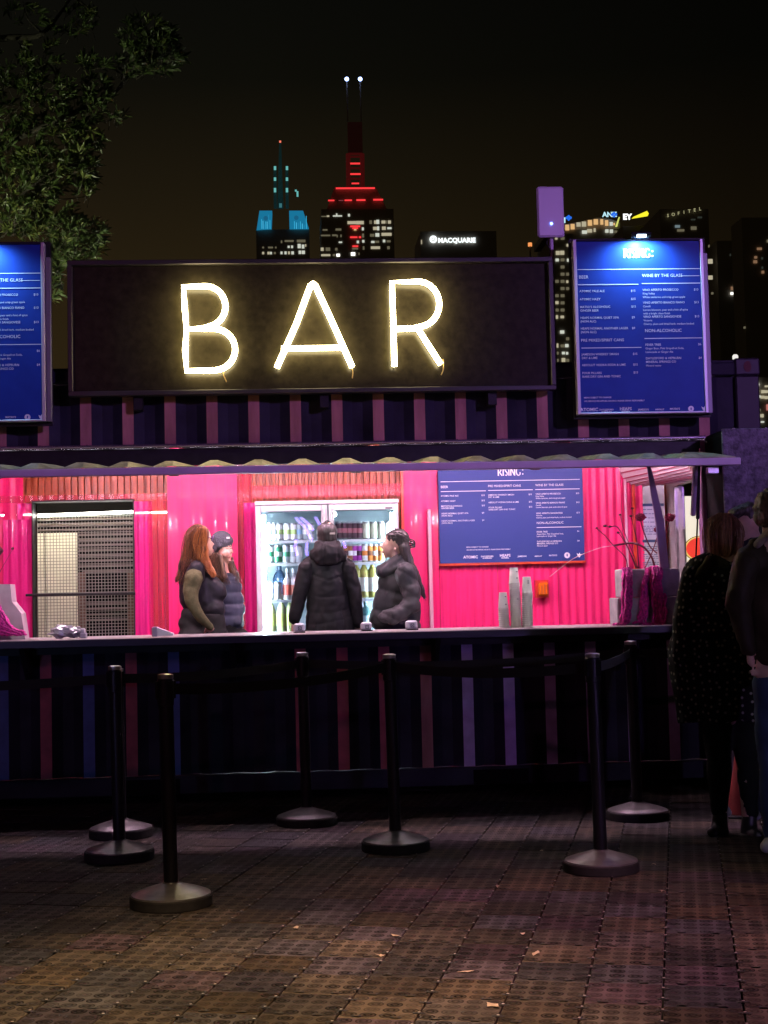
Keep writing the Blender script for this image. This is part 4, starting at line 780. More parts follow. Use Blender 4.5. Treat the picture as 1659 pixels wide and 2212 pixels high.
for ps, r in stems: MB().tube(sbev([P4(x, y, -.02 - .05 * i / len(ps)) for i, (x, y) in enumerate(ps)], 5), r, 6).build('stem', M_stem if r != .0025 else mat('pale_pink_stem', (.70, .35, .36), .5), am)
for x, y, r in ((270, 856, 11), (335, 838, 14), (378, 846, 13), (445, 893, 12), (460, 748, 10), (548, 758, 12), (560, 697, 12)): crumple(P4(x, y, -.07), r / 3.75 / 345 * 1.1, r / 3.75 / 345, r / 3.75 / 345 * .85, x, 6, 9, .2).build('seed_head', mat('dark_seed_head', (.10, .008, .02), .7), am)
for x, y, r in ((625, 768, 44), (862, 768, 46), (775, 868, 40)):
    mb = MB(); c = P4(x, y, -.08); R_ = r / 3.75 / 345
    for k in range(70):
        z = 1 - 2 * (k + .5) / 70; ph = k * 2.399; d = Vector((sqrt(1 - z * z) * cos(ph), sqrt(1 - z * z) * sin(ph), z * .72)); q = c + d * R_ * random.uniform(.7, 1); s_ = R_ * .22
        u = d.orthogonal().normalized() * s_; w = d.cross(u).normalized() * s_; mb.add([q + u, q + w, q - u, q - w, q + d * s_ * 1.5, q - d * s_], [(0, 1, 4), (1, 2, 4), (2, 3, 4), (3, 0, 4), (1, 0, 5), (2, 1, 5), (3, 2, 5), (0, 3, 5)])
    mb.build('flower_head', mat('crimson_flower', (.32, .012, .06), .7, var=.4, vscale=50), am)
# orange box on the wall
t = thing('orange_wall_box', (at(1170, 1272, 2.14).x, 2.16, at(1170, 1292, 2.14).z), 'small glossy orange box fixed to the pink wall right of the cups', 'wall box')
a = at(1157, 1253, 2.14); b_ = at(1187, 1291, 2.14)
MB().box((a.x, 2.17, b_.z), (b_.x, 2.20, a.z)).build('back_plate', mat('red_acrylic_plate', (.6, .03, .02), .3, coat=.5), t)
MB().bbox((a.x + .02, 2.12, b_.z + .018), (b_.x - .008, 2.168, a.z - .022), .012).build('orange_body', mat('orange_acrylic', (.72, .16, .01), .2, coat=.6), t)
for k in range(3): MB().box((a.x + .042 + k * .024, 2.115, b_.z + .03), (a.x + .048 + k * .024, 2.119, a.z - .036 - .012 * (k == 0))).build('slot', mat('dark_orange_slot', (.35, .05, .01), .4), t)
# left planter, cut by the frame
pl2 = thing('curved_planter', (at(-10, 1370, -.1).x, -.05, zc), 'pale pink-lit planter at the left end of the counter, cut by the photo edge', 'planter')
a = at(-60, 1262, -.06); b_ = at(20, 1370, -.06); c = at(50, 1330, -.06)
MB().prism([(a.x, zc + .001), (at(54, 1370, -.06).x, zc + .001), (at(46, 1330, -.06).x, at(46, 1325, -.06).z), (at(26, 1300, -.06).x, at(26, 1300, -.06).z), (at(22, 1262, -.06).x, at(22, 1262, -.06).z), (a.x, a.z)], -.06, .1).build('planter_box', mat('pink_lit_planter_grey', (.46, .36, .40), .6, var=.2), pl2)  # pinkish tint puts pink light into the planter's grey
am2 = thing('amaranth_bunch', (at(10, 1372, -.12).x, -.12, zc), 'dark magenta amaranth spilling on the counter at the left photo edge', 'flower arrangement')
mb = MB(); drape(mb, [at(x, y, -.14) for x, y in ((-25, 1290), (-10, 1315), (4, 1340), (14, 1356), (40, 1366), (48, 1372))], .03, 34, 77); drape(mb, [at(x, y, -.15) for x, y in ((-40, 1300), (-30, 1330), (-14, 1360), (20, 1372))], .04, 30, 78); mb.build('amaranth_tassel', M_amar, am2)
MB().tube(sbev([at(-30, 1300, -.02), at(-8, 1250, -.05), at(12, 1214, -.06), at(27, 1187, -.07)], 4), .002, 5).build('stem', M_stem, am2)
crumple(at(27, 1185, -.07), .010, .010, .010, 5, 6, 8, .15).build('seed_head', MATS['dark_seed_head'], am2); crumple(at(-4, 1190, -.07), .03, .03, .03, 9, 8, 10, .2).build('seed_head', MATS['dark_seed_head'], am2)

# ================================================================== QUEUE BARRIERS
M_post = mat('black_barrier_post', (0.012, 0.012, 0.016), .35, 0, spec=.35, var=.2); M_belt = mat('black_webbing', (0.012, 0.012, 0.013), .8)
M_cover = mat('grey_domed_cover', (0.14, 0.14, 0.14), .33, .2, var=.3, vscale=18)
def barrier(px, py, H, topx, label, cover=None):
    p = gr(px, py, .018); t = thing('queue_barrier', (p.x, p.y, .018), label, 'queue barrier', 'retractable belt queue barriers')
    tx = at(topx, 1420, p.y).x - at(px, 1420, p.y).x; tx = max(-.012, min(.012, tx)); top = Vector((p.x + tx, p.y, .018 + H))
    R_ = .178
    MB().lathe([(R_ * .99, 0), (R_, .006), (R_, .040), (R_ * .985, .046)], (p.x, p.y, .018), 40).build('rubber_ring', M_rubber, t)
    MB().lathe([(R_ * .965, .045), (R_ * .955, .052), (R_ * .75, .066), (R_ * .45, .082), (.036, .096), (.034, .10)], (p.x, p.y, .018), 40).build('base_cover', cover or M_cover, t)
    MB().cyl((p.x, p.y, .11), top, .0315, n=24).build('pole', M_post, t)
    cp = MB().lathe([(.0335, -.012), (.0345, 0), (.0345, .006), (.02, .010)], top, 24).build('cap', M_steel, t)
    hd = MB().lathe([(.0318, -.13), (.036, -.125), (.036, -.016), (.0335, -.013)], top, 24)
    for k in range(4):
        a = k * pi / 2 + .5; Mt = Matrix.Translation(top) @ Matrix.Rotation(a, 4, 'Z'); hd.box((.034, -.011, -.098), (.044, .011, -.022), M=Mt)
    hd.build('belt_head', M_post, t); return top, t
bA, tA = barrier(370, 1955, .985, 345, 'black queue barrier nearest the camera at lower left')
bB, tB = barrier(258, 1855, .975, 250, 'black barrier standing just left of and behind the nearest one')
bC, tC = barrier(663, 1780, .985, 660, 'queue barrier below the hooded person, close to the bar wall')
bD, tD = barrier(855, 1835, 1.00, 845, 'queue barrier in the middle, below the ponytailed woman')
bE, tE = barrier(1299, 1880, 1.01, 1280, 'front queue barrier on the right with a shiny two-tone base')
bF, tF = barrier(1378, 1768, 1.01, 1370, 'rear queue barrier on the right, near the couple in line')
p = gr(285, 1808, .018); bG, tG = barrier(262, 1806, .93, 258, 'dim queue barrier hidden behind the second post from the left')
def belt(a, b_, label, sag=.02, m=None):
    a = Vector(a) + Vector((0, 0, -.035)); b_ = Vector(b_) + Vector((0, 0, -.035)); n_ = 12; vs = []; d = (b_ - a).normalized(); a = a + d * .04; b_ = b_ - d * .04; nn = d.cross(Vector((0, 0, 1))).normalized() * .0008
    for i in range(n_ + 1):
        t = i / n_; p = a.lerp(b_, t) + Vector((0, 0, -sag * 4 * t * (1 - t))); tw = .004 * sin(t * pi)
        for s_ in (nn, -nn): vs += [p + s_ + nn * 6 * tw, p + s_ - nn * 6 * tw + Vector((0, 0, -.048))]
    fs = []
    for i in range(n_):
        k = 4 * i; fs += [(k, k + 1, k + 5, k + 4), (k + 3, k + 2, k + 6, k + 7), (k, k + 4, k + 6, k + 2), (k + 1, k + 3, k + 7, k + 5)]
    return tag(MB().add(vs, fs).build('barrier_belt', m or M_belt), label, 'belt', 'belts of the queue barriers')
belt(bB, bC, 'black belt running from the second-left post to the post below the hooded person')
belt(bA, bD, 'black belt from the nearest left post to the middle post', .03)
belt(bC, bF, 'black belt from the post by the wall to the rear right post', .035)
belt(bD, bE, 'black belt from the middle post to the front right post', .03)
belt(bE, bF, 'short greyish belt between the two right posts', .015, mat('painted_lit_webbing', (.10, .10, .10), .6))  # paler copy of the black webbing, its lit look painted in
belt(bB, bB + Vector((-1.9, -.25, 0)), 'black belt leaving the second-left post past the left photo edge')
belt(bF, bF + Vector((1.6, .15, -.04)), 'black belt from the rear right post running behind the queuing couple')

# ================================================================== KIOSK, CONE, LITTER
kx = at(1562, 1000, -.4).x; kz = at(1562, 926, -.4).z
kk = thing('rough_kiosk', (kx + .6, .1, 0), 'rough speckled panel-clad kiosk glowing dim purple at the right edge', 'kiosk')
M_kiosk = mat('speckled_rough_panel', (0.17, 0.16, 0.19), .8, var=.55, vscale=26, bump=.8, bscale=60)
for k in range(2): MB().bbox((kx + k * .602, -.4, .03), (kx + k * .602 + .6, -.38, kz), .003).build('panel', M_kiosk, kk)
MB().box((kx + .002, -.379, .03), (kx + 1.2, .0, kz - .01)).build('side_wall', M_dark, kk)  # side kept near black, painting in the shade on it
for dx in (.09, .30, .50): MB().lathe([(.01, 0), (.01, .006)], (kx + dx, -.36, kz), 8).build('bolt', M_steel, kk)
c = gr(1603, 1762, .018); t = thing('traffic_cone', (c.x, c.y, .018), 'red-orange cone seen between the legs of the queuing people', 'cone')
MB().lathe([(.085, .012), (.028, .36), (.022, .365)], (c.x, c.y, .018), 20).build('cone', mat('cone_orange', (.22, .02, .02), .5), t); MB().bbox((c.x - .11, c.y - .11, .018), (c.x + .11, c.y + .11, .032), .004).build('base', M_rubber, t)
M_leaf = mat('dry_leaf', (0.45, 0.36, 0.25), .7, var=.3, vscale=20)
lit = [(1056, 1893, 'beside the right front base, small and bright'), (1130, 2018, 'along a seam below the front right base'), (1157, 2060, 'largest one, pale, near the bottom right'), (1005, 2100, 'near the bottom centre beside a dark gap'), (1065, 2172, 'dark-edged one at the bottom seam'), (577, 1798, 'left of the wall-side base'), (498, 1782, 'pale fleck left of the wall-side base'), (440, 1900, 'right of the nearest left base'), (215, 1930, 'left of the nearest left base'), (75, 1935, 'near the left photo edge'), (820, 2065, 'in the warm light at lower centre'), (855, 2022, 'small one in the warm light'), (1412, 1867, 'right of the front right base'), (1170, 1838, 'between the middle and front right barriers'), (1400, 1893, 'dark one beside the front right base'), (1035, 1913, 'near the seam below the middle base'), (640, 2005, 'in the lower left middle')]
lit[0] = (1075, 1915, 'near the seam below the middle base'); lit[15] = (1430, 1925, 'pale patch right of the front right base')
for k, (x, y, lb) in enumerate(lit):
    p = gr(x, y, .021); R_ = random.uniform(.008, .016) * (1.7 if k in (2, 3, 4) else 1); a0 = random.uniform(0, 6); vs = [(p.x, p.y, .026)]
    for j in range(8): q = a0 + j * pi / 4; rr = R_ * (1.6 if j % 4 == 0 else random.uniform(.5, .9)); vs.append((p.x + rr * cos(q), p.y + rr * sin(q), .020 + random.uniform(0, .008)))
    tag(MB().add(vs, [(0, j + 1, (j + 1) % 8 + 1) for j in range(8)]).build('fallen_leaf', M_leaf if k not in (14,) else mat('dark_wet_leaf', (.03, .025, .02), .6)), 'dry leaf scrap on the tiles, ' + lb, 'leaf', 'leaf scraps on the floor')

# ================================================================== SKYLINE
M_tower = mat('night_tower_cladding', (0.40, 0.36, 0.32), .7)
W_cream = emat('window_cream', (1.0, 0.90, 0.62), .45); W_white = emat('window_white', (0.95, 1.0, 0.86), .62); W_dim = emat('window_dim', (0.9, 0.8, 0.5), .14); W_or = emat('window_orange', (1.0, .60, .25), .75); W_bright = emat('window_bright', (1, 1, .9), 2.2)
W_warmdim = emat('window_warm_dim', (1.0, .55, .3), .22)
def win(par, x, y, w, h, Y, m):
    p = at(x, y, Y); s_ = (Y + DIST) / FPX; o_ = MB().box((p.x - w * s_ / 2, Y - .25, p.z - h * s_ / 2), (p.x + w * s_ / 2, Y + .1, p.z + h * s_ / 2)).build('window', m, par); return o_
def tower(x0, x1, y0, Y, label, nm='office_tower', depth=30, extra=()):
    a = at(x0, y0, Y); b_ = at(x1, y0, Y); t = thing(nm, ((a.x + b_.x) / 2, Y + depth / 2, 0), label, 'building')
    MB().box((a.x, Y, -1), (b_.x, Y + depth, a.z)).build('shaft', M_tower, t); return t
def K(x, y): return (542 + x / 4.84, 276.5 + y / 4.84)   # reading of the enlarged skyline detail (1659/620*1.808)
# teal-lit tower
Y = 700; t = tower(553, 668, 496, Y, 'tower with two teal-lit crown corners and a slim lattice spire', depth=34)
M_teal = emat('teal_floodlit_crown', (0.02, 0.38, 0.70), .45); M_teal2 = emat('teal_disc', (0.02, .22, .42), .5)
s_ = (Y + DIST) / FPX
for P, c in (([(90, 870), (222, 870), (215, 1060), (60, 1070)], (155, 945)), ([(400, 870), (545, 870), (605, 1055), (405, 1060)], (475, 940))):
    q = [at(*K(x, y), Y) for x, y in P]; MB().prism([(p.x, p.z) for p in reversed(q)], Y - 1, Y + 6).build('crown_corner', M_teal, t)
    x0_, x1_ = min(x for x, y in P), max(x for x, y in P)
    for k in range(7):
        fx = x0_ + 45 + (x1_ - x0_ - 60) * (k + .5) / 7; hh = random.uniform(40, 150); win(t, *K(fx, 1055 - hh / 2), 1.3, hh / 4.84, Y - 1.4, emat('teal_glow_fin_%d' % (k % 3), ((.05, .55, .9), (.1, .65, 1.0), (.02, .3, .55))[k % 3], .8)).name = 'added_glow_fin'  # glowing fins added to vary the crown's glow
    q = at(*K(*c), Y - 1.2); MB().prism([(q.x + 8 * s_ * .62 * cos(k * pi / 10), q.z + 8 * s_ * .62 * sin(k * pi / 10)) for k in range(20)], Y - 1.6, Y - 1.1).build('crown_disc', M_teal2, t)
for x, y in ((575, 640), (628, 640)): pass
a = at(*K(308, 840), Y + 10); b_ = at(*K(306, 150), Y + 10); MB().cyl(a, b_, 1.6, .5, n=8).build('spire', mat('teal_glow_lattice', (.05, .09, .09), .6, emit=(.05, .2, .2), estr=.06), t)  # spire and legs emit faintly: teal light put into the material
for x in (255, 380):
    MB().cyl(at(*K(x, 840), Y + 8), at(*K(x - 5, 400), Y + 8), .8, n=6).build('lattice_leg', MATS['teal_glow_lattice'], t)
    for y, h in ((420, 40), (535, 35), (650, 45)): win(t, *K(x - 3, y), 5, h / 4.84, Y + 6, emat('teal_lamp', (.25, .85, .80), .55))
win(t, *K(487, 690), 4, 12, Y + 6, MATS['teal_lamp']); win(t, *K(470, 655), 4, 4, Y + 6, MATS['teal_lamp']); win(t, *K(310, 810), 6, 9, Y + 6, emat('dim_teal_lamp', (.1, .4, .45), .4)); win(t, *K(306, 143), 4, 4, Y + 6, emat('red_beacon', (1, .2, .12), 1.2))
for x, y, w, h, m in ((400, 1182, 95, 18, W_dim), (525, 1182, 90, 26, W_dim), (395, 1243, 20, 22, W_white), (430, 1243, 20, 26, W_white), (505, 1235, 32, 44, W_white), (545, 1240, 26, 40, W_white), (572, 1228, 12, 24, W_cream), (128, 1250, 18, 16, W_dim), (205, 1250, 50, 16, W_dim), (260, 1250, 14, 16, W_dim), (320, 1190, 14, 26, W_dim),
                      (128, 1308, 20, 24, W_cream), (185, 1308, 24, 26, W_cream), (210, 1308, 18, 24, W_white), (250, 1308, 20, 20, W_dim), (320, 1306, 20, 26, W_white), (362, 1306, 22, 28, W_white), (398, 1306, 20, 28, W_cream), (436, 1306, 26, 30, W_white), (512, 1300, 26, 34, W_white), (548, 1300, 32, 34, W_white)): win(t, *K(x, y), w / 4.84, h / 4.84, Y, m)
# red-lit tower
Y = 640; t = tower(694, 850, 452, Y, 'tallest tower with glowing red bars and ladder-like red mast', depth=40)
q = [at(*p, Y + 1) for p in ((722, 405), (812, 405), (836, 452), (706, 452))]; MB().prism([(p.x, p.z) for p in reversed(q)], Y + 1, Y + 30).build('tapered_crown', M_tower, t)
M_red = emat('red_led_bar', (1.0, .045, .05), 1.15); M_reds = mat('red_glow_mast', (.10, .03, .03), .6, emit=(.30, .02, .02), estr=.12); M_reds2 = mat('faint_red_glow_mast', (.06, .04, .04), .6, emit=(.05, .01, .008), estr=.10)  # masts emit faintly: red light on them put into the material
for x, y, w, h, m in ((1092, 630, 415, 16, M_red), (1090, 372, 104, 16, M_red), (1093, 482, 110, 16, M_red), (1092, 580, 80, 14, M_red), (840, 758, 66, 14, M_red), (942, 758, 50, 8, emat('dim_red_bar', (.6, .12, .14), .3)), (1018, 756, 78, 14, M_red), (1150, 754, 96, 16, M_red), (1330, 750, 104, 16, M_red), (1075, 1142, 76, 14, M_red), (1140, 1142, 22, 16, M_red), (1092, 1236, 60, 14, M_red), (1090, 1028, 104, 16, M_red), (1090, 1048, 60, 14, M_red), (1090, 1064, 26, 12, W_or)): win(t, *K(x, y), w / 4.84, h / 4.84, Y - .3, m).name = 'red_light_bar' if m is M_red else 'window'
for x in (1020, 1166): MB().cyl(at(*K(x, 620), Y + 10), at(*K(x - 4, 270), Y + 10), 1.1, n=6).build('mast_leg', M_reds, t)
for y in (270, 300, 420, 530): MB().cyl(at(*K(1020, y), Y + 10), at(*K(1164, y), Y + 10), .5, n=6).build('mast_rung', M_reds, t)
a = at(*K(1010, -55), Y + 12); b_ = at(*K(1168, 268), Y + 12); MB().box((a.x, Y + 11, b_.z), (b_.x, Y + 14, a.z)).build('upper_mast', M_reds2, t)
for x in (749, 778): MB().cyl(at(x + 2, 262, Y + 12), at(x, 176, Y + 12), .35, n=5).build('antenna', M_tower, t); c = at(x, 171, Y + 8); MB().cyl(c, c + Vector((0, -.3, 0)), .95, n=12).build('aircraft_beacon', emat('blue_white_beacon', (.35, .5, 1.0), 6), t)
for x, y, w, h, m in ((765, 925, 60, 8, W_dim), (806, 922, 26, 14, W_cream), (905, 920, 95, 12, W_white), (897, 905, 14, 20, W_white), (1025, 912, 20, 26, W_white), (1060, 990, 80, 30, W_cream), (1140, 990, 80, 34, W_cream), (1020, 990, 20, 30, W_cream), (1170, 1055, 20, 30, W_white), (1172, 1125, 20, 40, W_dim), (1175, 1185, 22, 26, W_white), (1118, 1192, 22, 26, W_white), (1178, 1255, 16, 34, W_dim), (1090, 1262, 60, 16, W_dim), (1068, 1318, 42, 34, W_bright), (1130, 1316, 10, 24, W_dim),
                      (775, 1066, 50, 14, W_dim), (915, 1062, 60, 20, W_dim), (780, 1124, 98, 14, W_dim), (872, 1122, 46, 16, W_dim), (902, 1130, 10, 26, W_dim), (942, 1128, 12, 26, W_dim), (936, 1195, 34, 14, W_white), (745, 1268, 30, 34, W_cream), (805, 1268, 46, 34, W_dim), (893, 1268, 24, 26, W_dim), (782, 1330, 96, 20, W_cream), (868, 1330, 24, 20, W_dim), (912, 1330, 34, 26, W_bright),
                      (1252, 985, 26, 36, W_dim), (1300, 985, 24, 34, W_cream), (1326, 982, 30, 42, W_white), (1385, 984, 40, 30, W_cream), (1412, 984, 20, 30, W_dim), (1448, 984, 30, 32, W_cream), (1300, 1050, 44, 32, W_cream), (1330, 1050, 22, 40, W_white), (1390, 1048, 40, 34, W_cream), (1448, 1048, 44, 20, W_white), (1268, 1122, 44, 28, W_dim), (1322, 1118, 40, 36, W_white), (1418, 1112, 106, 30, W_cream), (1275, 1192, 34, 20, W_white), (1320, 1190, 40, 20, W_dim), (1392, 1182, 24, 26, W_white), (1440, 1185, 40, 20, W_dim), (1302, 1252, 96, 26, W_cream), (1438, 1252, 26, 30, W_dim)): win(t, *K(x, y), w / 4.84, h / 4.84, Y, m)
# dark block with the white sign
Y = 520; t = tower(908, 1072, 500, Y, 'low dark building carrying the white lit word MACQUARIE', depth=26)
s_ = (Y + DIST) / FPX; p = at(945, 524, Y - .6); link('lettering', text_mesh([('MACQUARIE', (p.x + 1.2 * s_, Y - .6, p.z), XR, ZU, 10.5 * s_, 'LEFT', .05, 0)], [emat('white_sign_letters', (.9, 1.0, 1.0), 1.6)]), t)
c = at(936, 517, Y - .6); R_ = 8.2 * s_; MB().tube([(c.x + R_ * .75 * cos(k * pi / 10), Y - .7, c.z + R_ * .75 * sin(k * pi / 10)) for k in range(20)], R_ * .25, 6, closed=True).cyl((c.x, Y - .7, c.z), (c.x, Y - .9, c.z), R_ * .28, n=8).build('round_emblem', MATS['white_sign_letters'], t)
win(t, 910.5, 523, 2, 9, Y, W_cream)
# curved-roof block with flower logo
def Q(x, y): return (1189 + x / 4.285, 431.4 + y / 4.285)
Y = 430; t = tower(1196, 1336, 497, Y, 'building behind the panel with a row of orange-lit top windows and a blue flower sign', depth=30)
s_ = (Y + DIST) / FPX
a_ = [Q(-40, 265), Q(130, 235), Q(300, 200), Q(430, 172), Q(560, 185), Q(640, 215)]; aa = [at(*p, Y + 1) for p in a_]; MB().prism([(aa[-1].x, aa[-1].z - 14 * s_), *[(p.x, p.z) for p in reversed(aa)], (aa[0].x, aa[0].z - 14 * s_)][::-1], Y + .5, Y + 24).build('curved_top', M_tower, t)
for x, y, w, h, m in ((155, 258, 36, 52, W_or), (205, 250, 36, 50, W_or), (260, 230, 38, 38, W_cream), (310, 226, 40, 46, W_cream), (365, 215, 38, 52, W_or), (420, 206, 40, 50, W_or), (475, 206, 26, 50, W_or), (520, 216, 30, 52, W_or), (563, 224, 30, 34, W_white), (590, 226, 14, 20, W_or), (315, 300, 46, 30, W_white), (362, 288, 46, 32, W_cream), (409, 281, 18, 34, W_cream), (522, 290, 30, 30, W_white), (564, 292, 30, 32, W_white), (604, 296, 24, 18, W_dim)): win(t, *Q(x, y), w / 4.285, h / 4.285, Y - .3, m)
M_anz = emat('pale_blue_letters', (.55, .9, 1.0), 1.0); M_bf = emat('blue_flower_sign', (.02, .16, .85), 1.0)
p = at(*Q(482, 158), Y - .8); link('lettering', text_mesh([('ANZ', (p.x, Y - .8, p.z), XR, ZU, 11 * s_, 'LEFT', .05, 0)], [M_anz]), t)
for cx, cy in ((588, 142), (168, 172)):
    mb = MB(); c = at(*Q(cx, cy), Y - .8); r = 4.2 * s_
    for dx, dz, rr in ((-.9, .2, .75), (.9, .2, .75), (0, .9, .7), (0, -.75, .6)): mb.cyl((c.x + dx * r, Y - .8, c.z + dz * r), (c.x + dx * r, Y - 1.1, c.z + dz * r), r * rr, n=12)
    mb.build('flower_sign', M_bf, t)
win(t, *Q(130, 190), 3.5, 12, Y - .5, M_anz)
q = [at(*Q(x, y), Y - .6) for x, y in ((600, 250), (618, 250), (643, 162), (632, 160))]; MB().prism([(p.x, p.z) for p in q], Y - .7, Y - .4).build('yellow_slash', emat('yellow_green_sign', (.85, .9, .2), .8), t)
# EY tower
Y = 380; t = tower(1345, 1420, 488, Y, 'dark building with a white sign and a bright yellow beam emblem', depth=24); s_ = (Y + DIST) / FPX
p = at(*Q(672, 182), Y - .8); link('lettering', text_mesh([('EY', (p.x, Y - .8, p.z), XR, ZU, 12.5 * s_, 'LEFT', .07, 0)], [emat('white_block_letters', (1, 1, 1), 1.5)]), t)
q = [at(*Q(x, y), Y - .6) for x, y in ((752, 174), (900, 150), (910, 128), (893, 104), (770, 158))]; MB().prism([(p.x, p.z) for p in q], Y - .7, Y - .3).build('yellow_beam', emat('yellow_beam_sign', (.95, .85, .03), 1.1), t)
# hotel
Y = 340; t = tower(1425, 1530, 452, Y, 'dark hotel tower with dim gold letters spelling SOFITEL', depth=24); s_ = (Y + DIST) / FPX; it = []
for k, ch in enumerate('SOFITEL'): p = at(*Q(1088 + k * 49.5, 160 - k * 10.2), Y - .8); it.append((ch, (p.x, Y - .8, p.z), XR, ZU, 7.2 * s_, 'CENTER', .02, 0))
link('lettering', text_mesh(it, [emat('dim_gold_letters', (.9, .85, .45), .45)]), t)
for x, y, w, h, m in ((1175, 248, 46, 22, emat('pale_blue_window', (.4, .55, .6), .35)), (1205, 285, 66, 20, W_dim), (1325, 264, 52, 30, W_dim), (1320, 185, 40, 12, emat('faint_window', (.5, .6, .5), .05)), (1382, 165, 40, 14, MATS['faint_window'])): win(t, *Q(x, y), w / 4.285, h / 4.285, Y, m)
# window column building behind the pole
Y = 300; t = tower(1196, 1238, 505, Y, 'apartment block with scattered lit windows between sign and right menu board', depth=18)
rnd = random.Random(4); yy = 515
while yy < 782:
    for cx, w in ((1203, 9), (1215, 10), (1226, 8)):
        r = rnd.random()
        if r < .28: win(t, cx + rnd.uniform(-2, 2), yy + rnd.uniform(-1, 1), w * rnd.uniform(.5, 1), rnd.uniform(5, 9), Y, W_white if r < .1 else W_cream)
        elif r < .62: win(t, cx, yy, w * .8, 6, Y, W_dim)
    yy += 15.5
# far right
def S(x, y): return (1465.7 + x / 4.706, 497.8 + y / 4.706)
Y = 260; t = tower(1548, 1600, 520, Y, 'dark apartment tower just right of the menu board with a few lit windows', depth=6)
for x, y, w, h, m in ((308, 160, 12, 24, W_dim), (322, 315, 46, 46, W_cream), (322, 480, 46, 40, W_cream), (342, 640, 20, 22, W_dim), (540, 590, 18, 34, W_warmdim), (568, 590, 22, 40, W_cream), (617, 584, 30, 22, W_dim), (541, 642, 24, 22, W_bright), (570, 640, 16, 14, W_dim), (617, 638, 30, 18, W_dim), (525, 250, 8, 22, MATS['faint_window'])): win(t, *S(x, y), w / 4.706, h / 4.706, Y, m)
Y = 230; t = tower(1602, 1700, 470, Y, 'dark tower at the right edge with sparse orange windows', depth=6)
for x, y, w, h, m in ((820, 188, 48, 22, W_warmdim), (783, 275, 26, 22, W_warmdim), (778, 320, 36, 28, W_warmdim), (855, 425, 24, 26, W_warmdim), (848, 285, 16, 20, MATS['faint_window']), (905, 110, 16, 26, W_dim), (670, 988, 16, 20, W_dim), (850, 380, 14, 20, MATS['faint_window'])): win(t, *S(x, y), w / 4.706, h / 4.706, Y, m)
Y = 150; t = tower(1622, 1720, 815, Y, 'lower block at the right edge with rows of bright cream windows', depth=14)
for x, y, w, h, m in ((765, 1572, 30, 16, W_white), (796, 1567, 34, 26, W_bright), (890, 1586, 30, 16, W_cream), (768, 1630, 34, 34, W_cream), (815, 1634, 40, 22, W_dim), (855, 1640, 34, 30, W_cream), (890, 1640, 30, 26, W_cream), (768, 1688, 32, 18, W_white), (810, 1690, 34, 24, W_white), (850, 1696, 34, 28, W_cream), (890, 1700, 34, 28, W_cream), (822, 1828, 16, 26, W_dim), (830, 1885, 22, 30, W_cream), (852, 1885, 16, 34, W_cream), (850, 1948, 30, 14, W_white), (903, 1800, 22, 60, emat('red_pink_window', (.9, .3, .25), .5))): win(t, *S(x, y), w / 4.706, h / 4.706, Y, m)
o_ = at(1145, 532, 200); tag(MB().cyl((o_.x, 200, 0), o_, .12, n=6).cyl(o_, o_ + Vector((0, 0, .5)), .30, n=8, mi=1).build('beacon_mast', [M_tower, emat('orange_beacon', (1, .35, .1), 1.0)]), 'tiny orange beacon light in the sky left of the panel pole', 'beacon')

# ================================================================== TREE
tr_ = thing('tree', (at(-150, 1400, 3.5).x, 3.6, 0), 'leafy evergreen tree with narrow leaves rising behind the signs at upper left', 'tree')
M_bark = mat('grey_bark', (0.07, 0.062, 0.052), .85, var=.35, vscale=8, bump=.6, bscale=18)
M_lf = mat('green_leaf', (0.062, 0.100, 0.028), .38, var=.45, vscale=1.6, spec=.6)
M_lf2 = mat('pale_leaf', (0.14, 0.18, 0.05), .38, var=.3, vscale=2, spec=.6)
TY = 3.6; base = tr_.location.copy()
def T(x, y, dy=0): return at(x, y, TY + dy)
MB().tube(sbev([base, base + Vector((.05, 0, 1.4)), T(-120, 700), T(-150, 380), T(-130, 60), T(-100, -150)], 5), [.20 - .0045 * i for i in range(26)], 12).build('trunk', M_bark, tr_)
limbs = [([(-130, 120), (0, 84), (70, 80), (92, 72), (118, 45), (158, -12)], .036), ([(92, 72), (60, 40), (50, 10)], .012), ([(160, -5), (195, 20), (215, 38)], .012), ([(-150, 420), (-20, 330), (80, 280), (180, 235), (240, 205), (262, 182), (268, 160)], .034), ([(180, 235), (215, 212), (232, 196)], .012), ([(-140, 600), (-20, 500), (30, 440), (60, 410), (100, 380)], .03), ([(30, 440), (70, 460), (95, 480), (120, 520)], .018), ([(40, 430), (32, 480), (30, 510)], .012), ([(262, 170), (300, 130), (330, 90)], .014), ([(268, 165), (240, 148), (190, 150)], .008), ([(-120, 300), (-40, 240), (50, 210), (90, 180)], .022), ([(60, 410), (120, 430), (185, 425)], .008), ([(-100, 700), (30, 640), (100, 600), (115, 560)], .02), ([(80, 280), (130, 270), (180, 260), (240, 262)], .010)]
for P, r in limbs: pts = sbev([T(x, y, .25 * sin(i * 1.7 + len(P))) for i, (x, y) in enumerate(P)], 4); n_ = len(pts); MB().tube(pts, [r * (1 - .75 * i / n_) for i in range(n_)], 7).build('limb', M_bark, tr_)
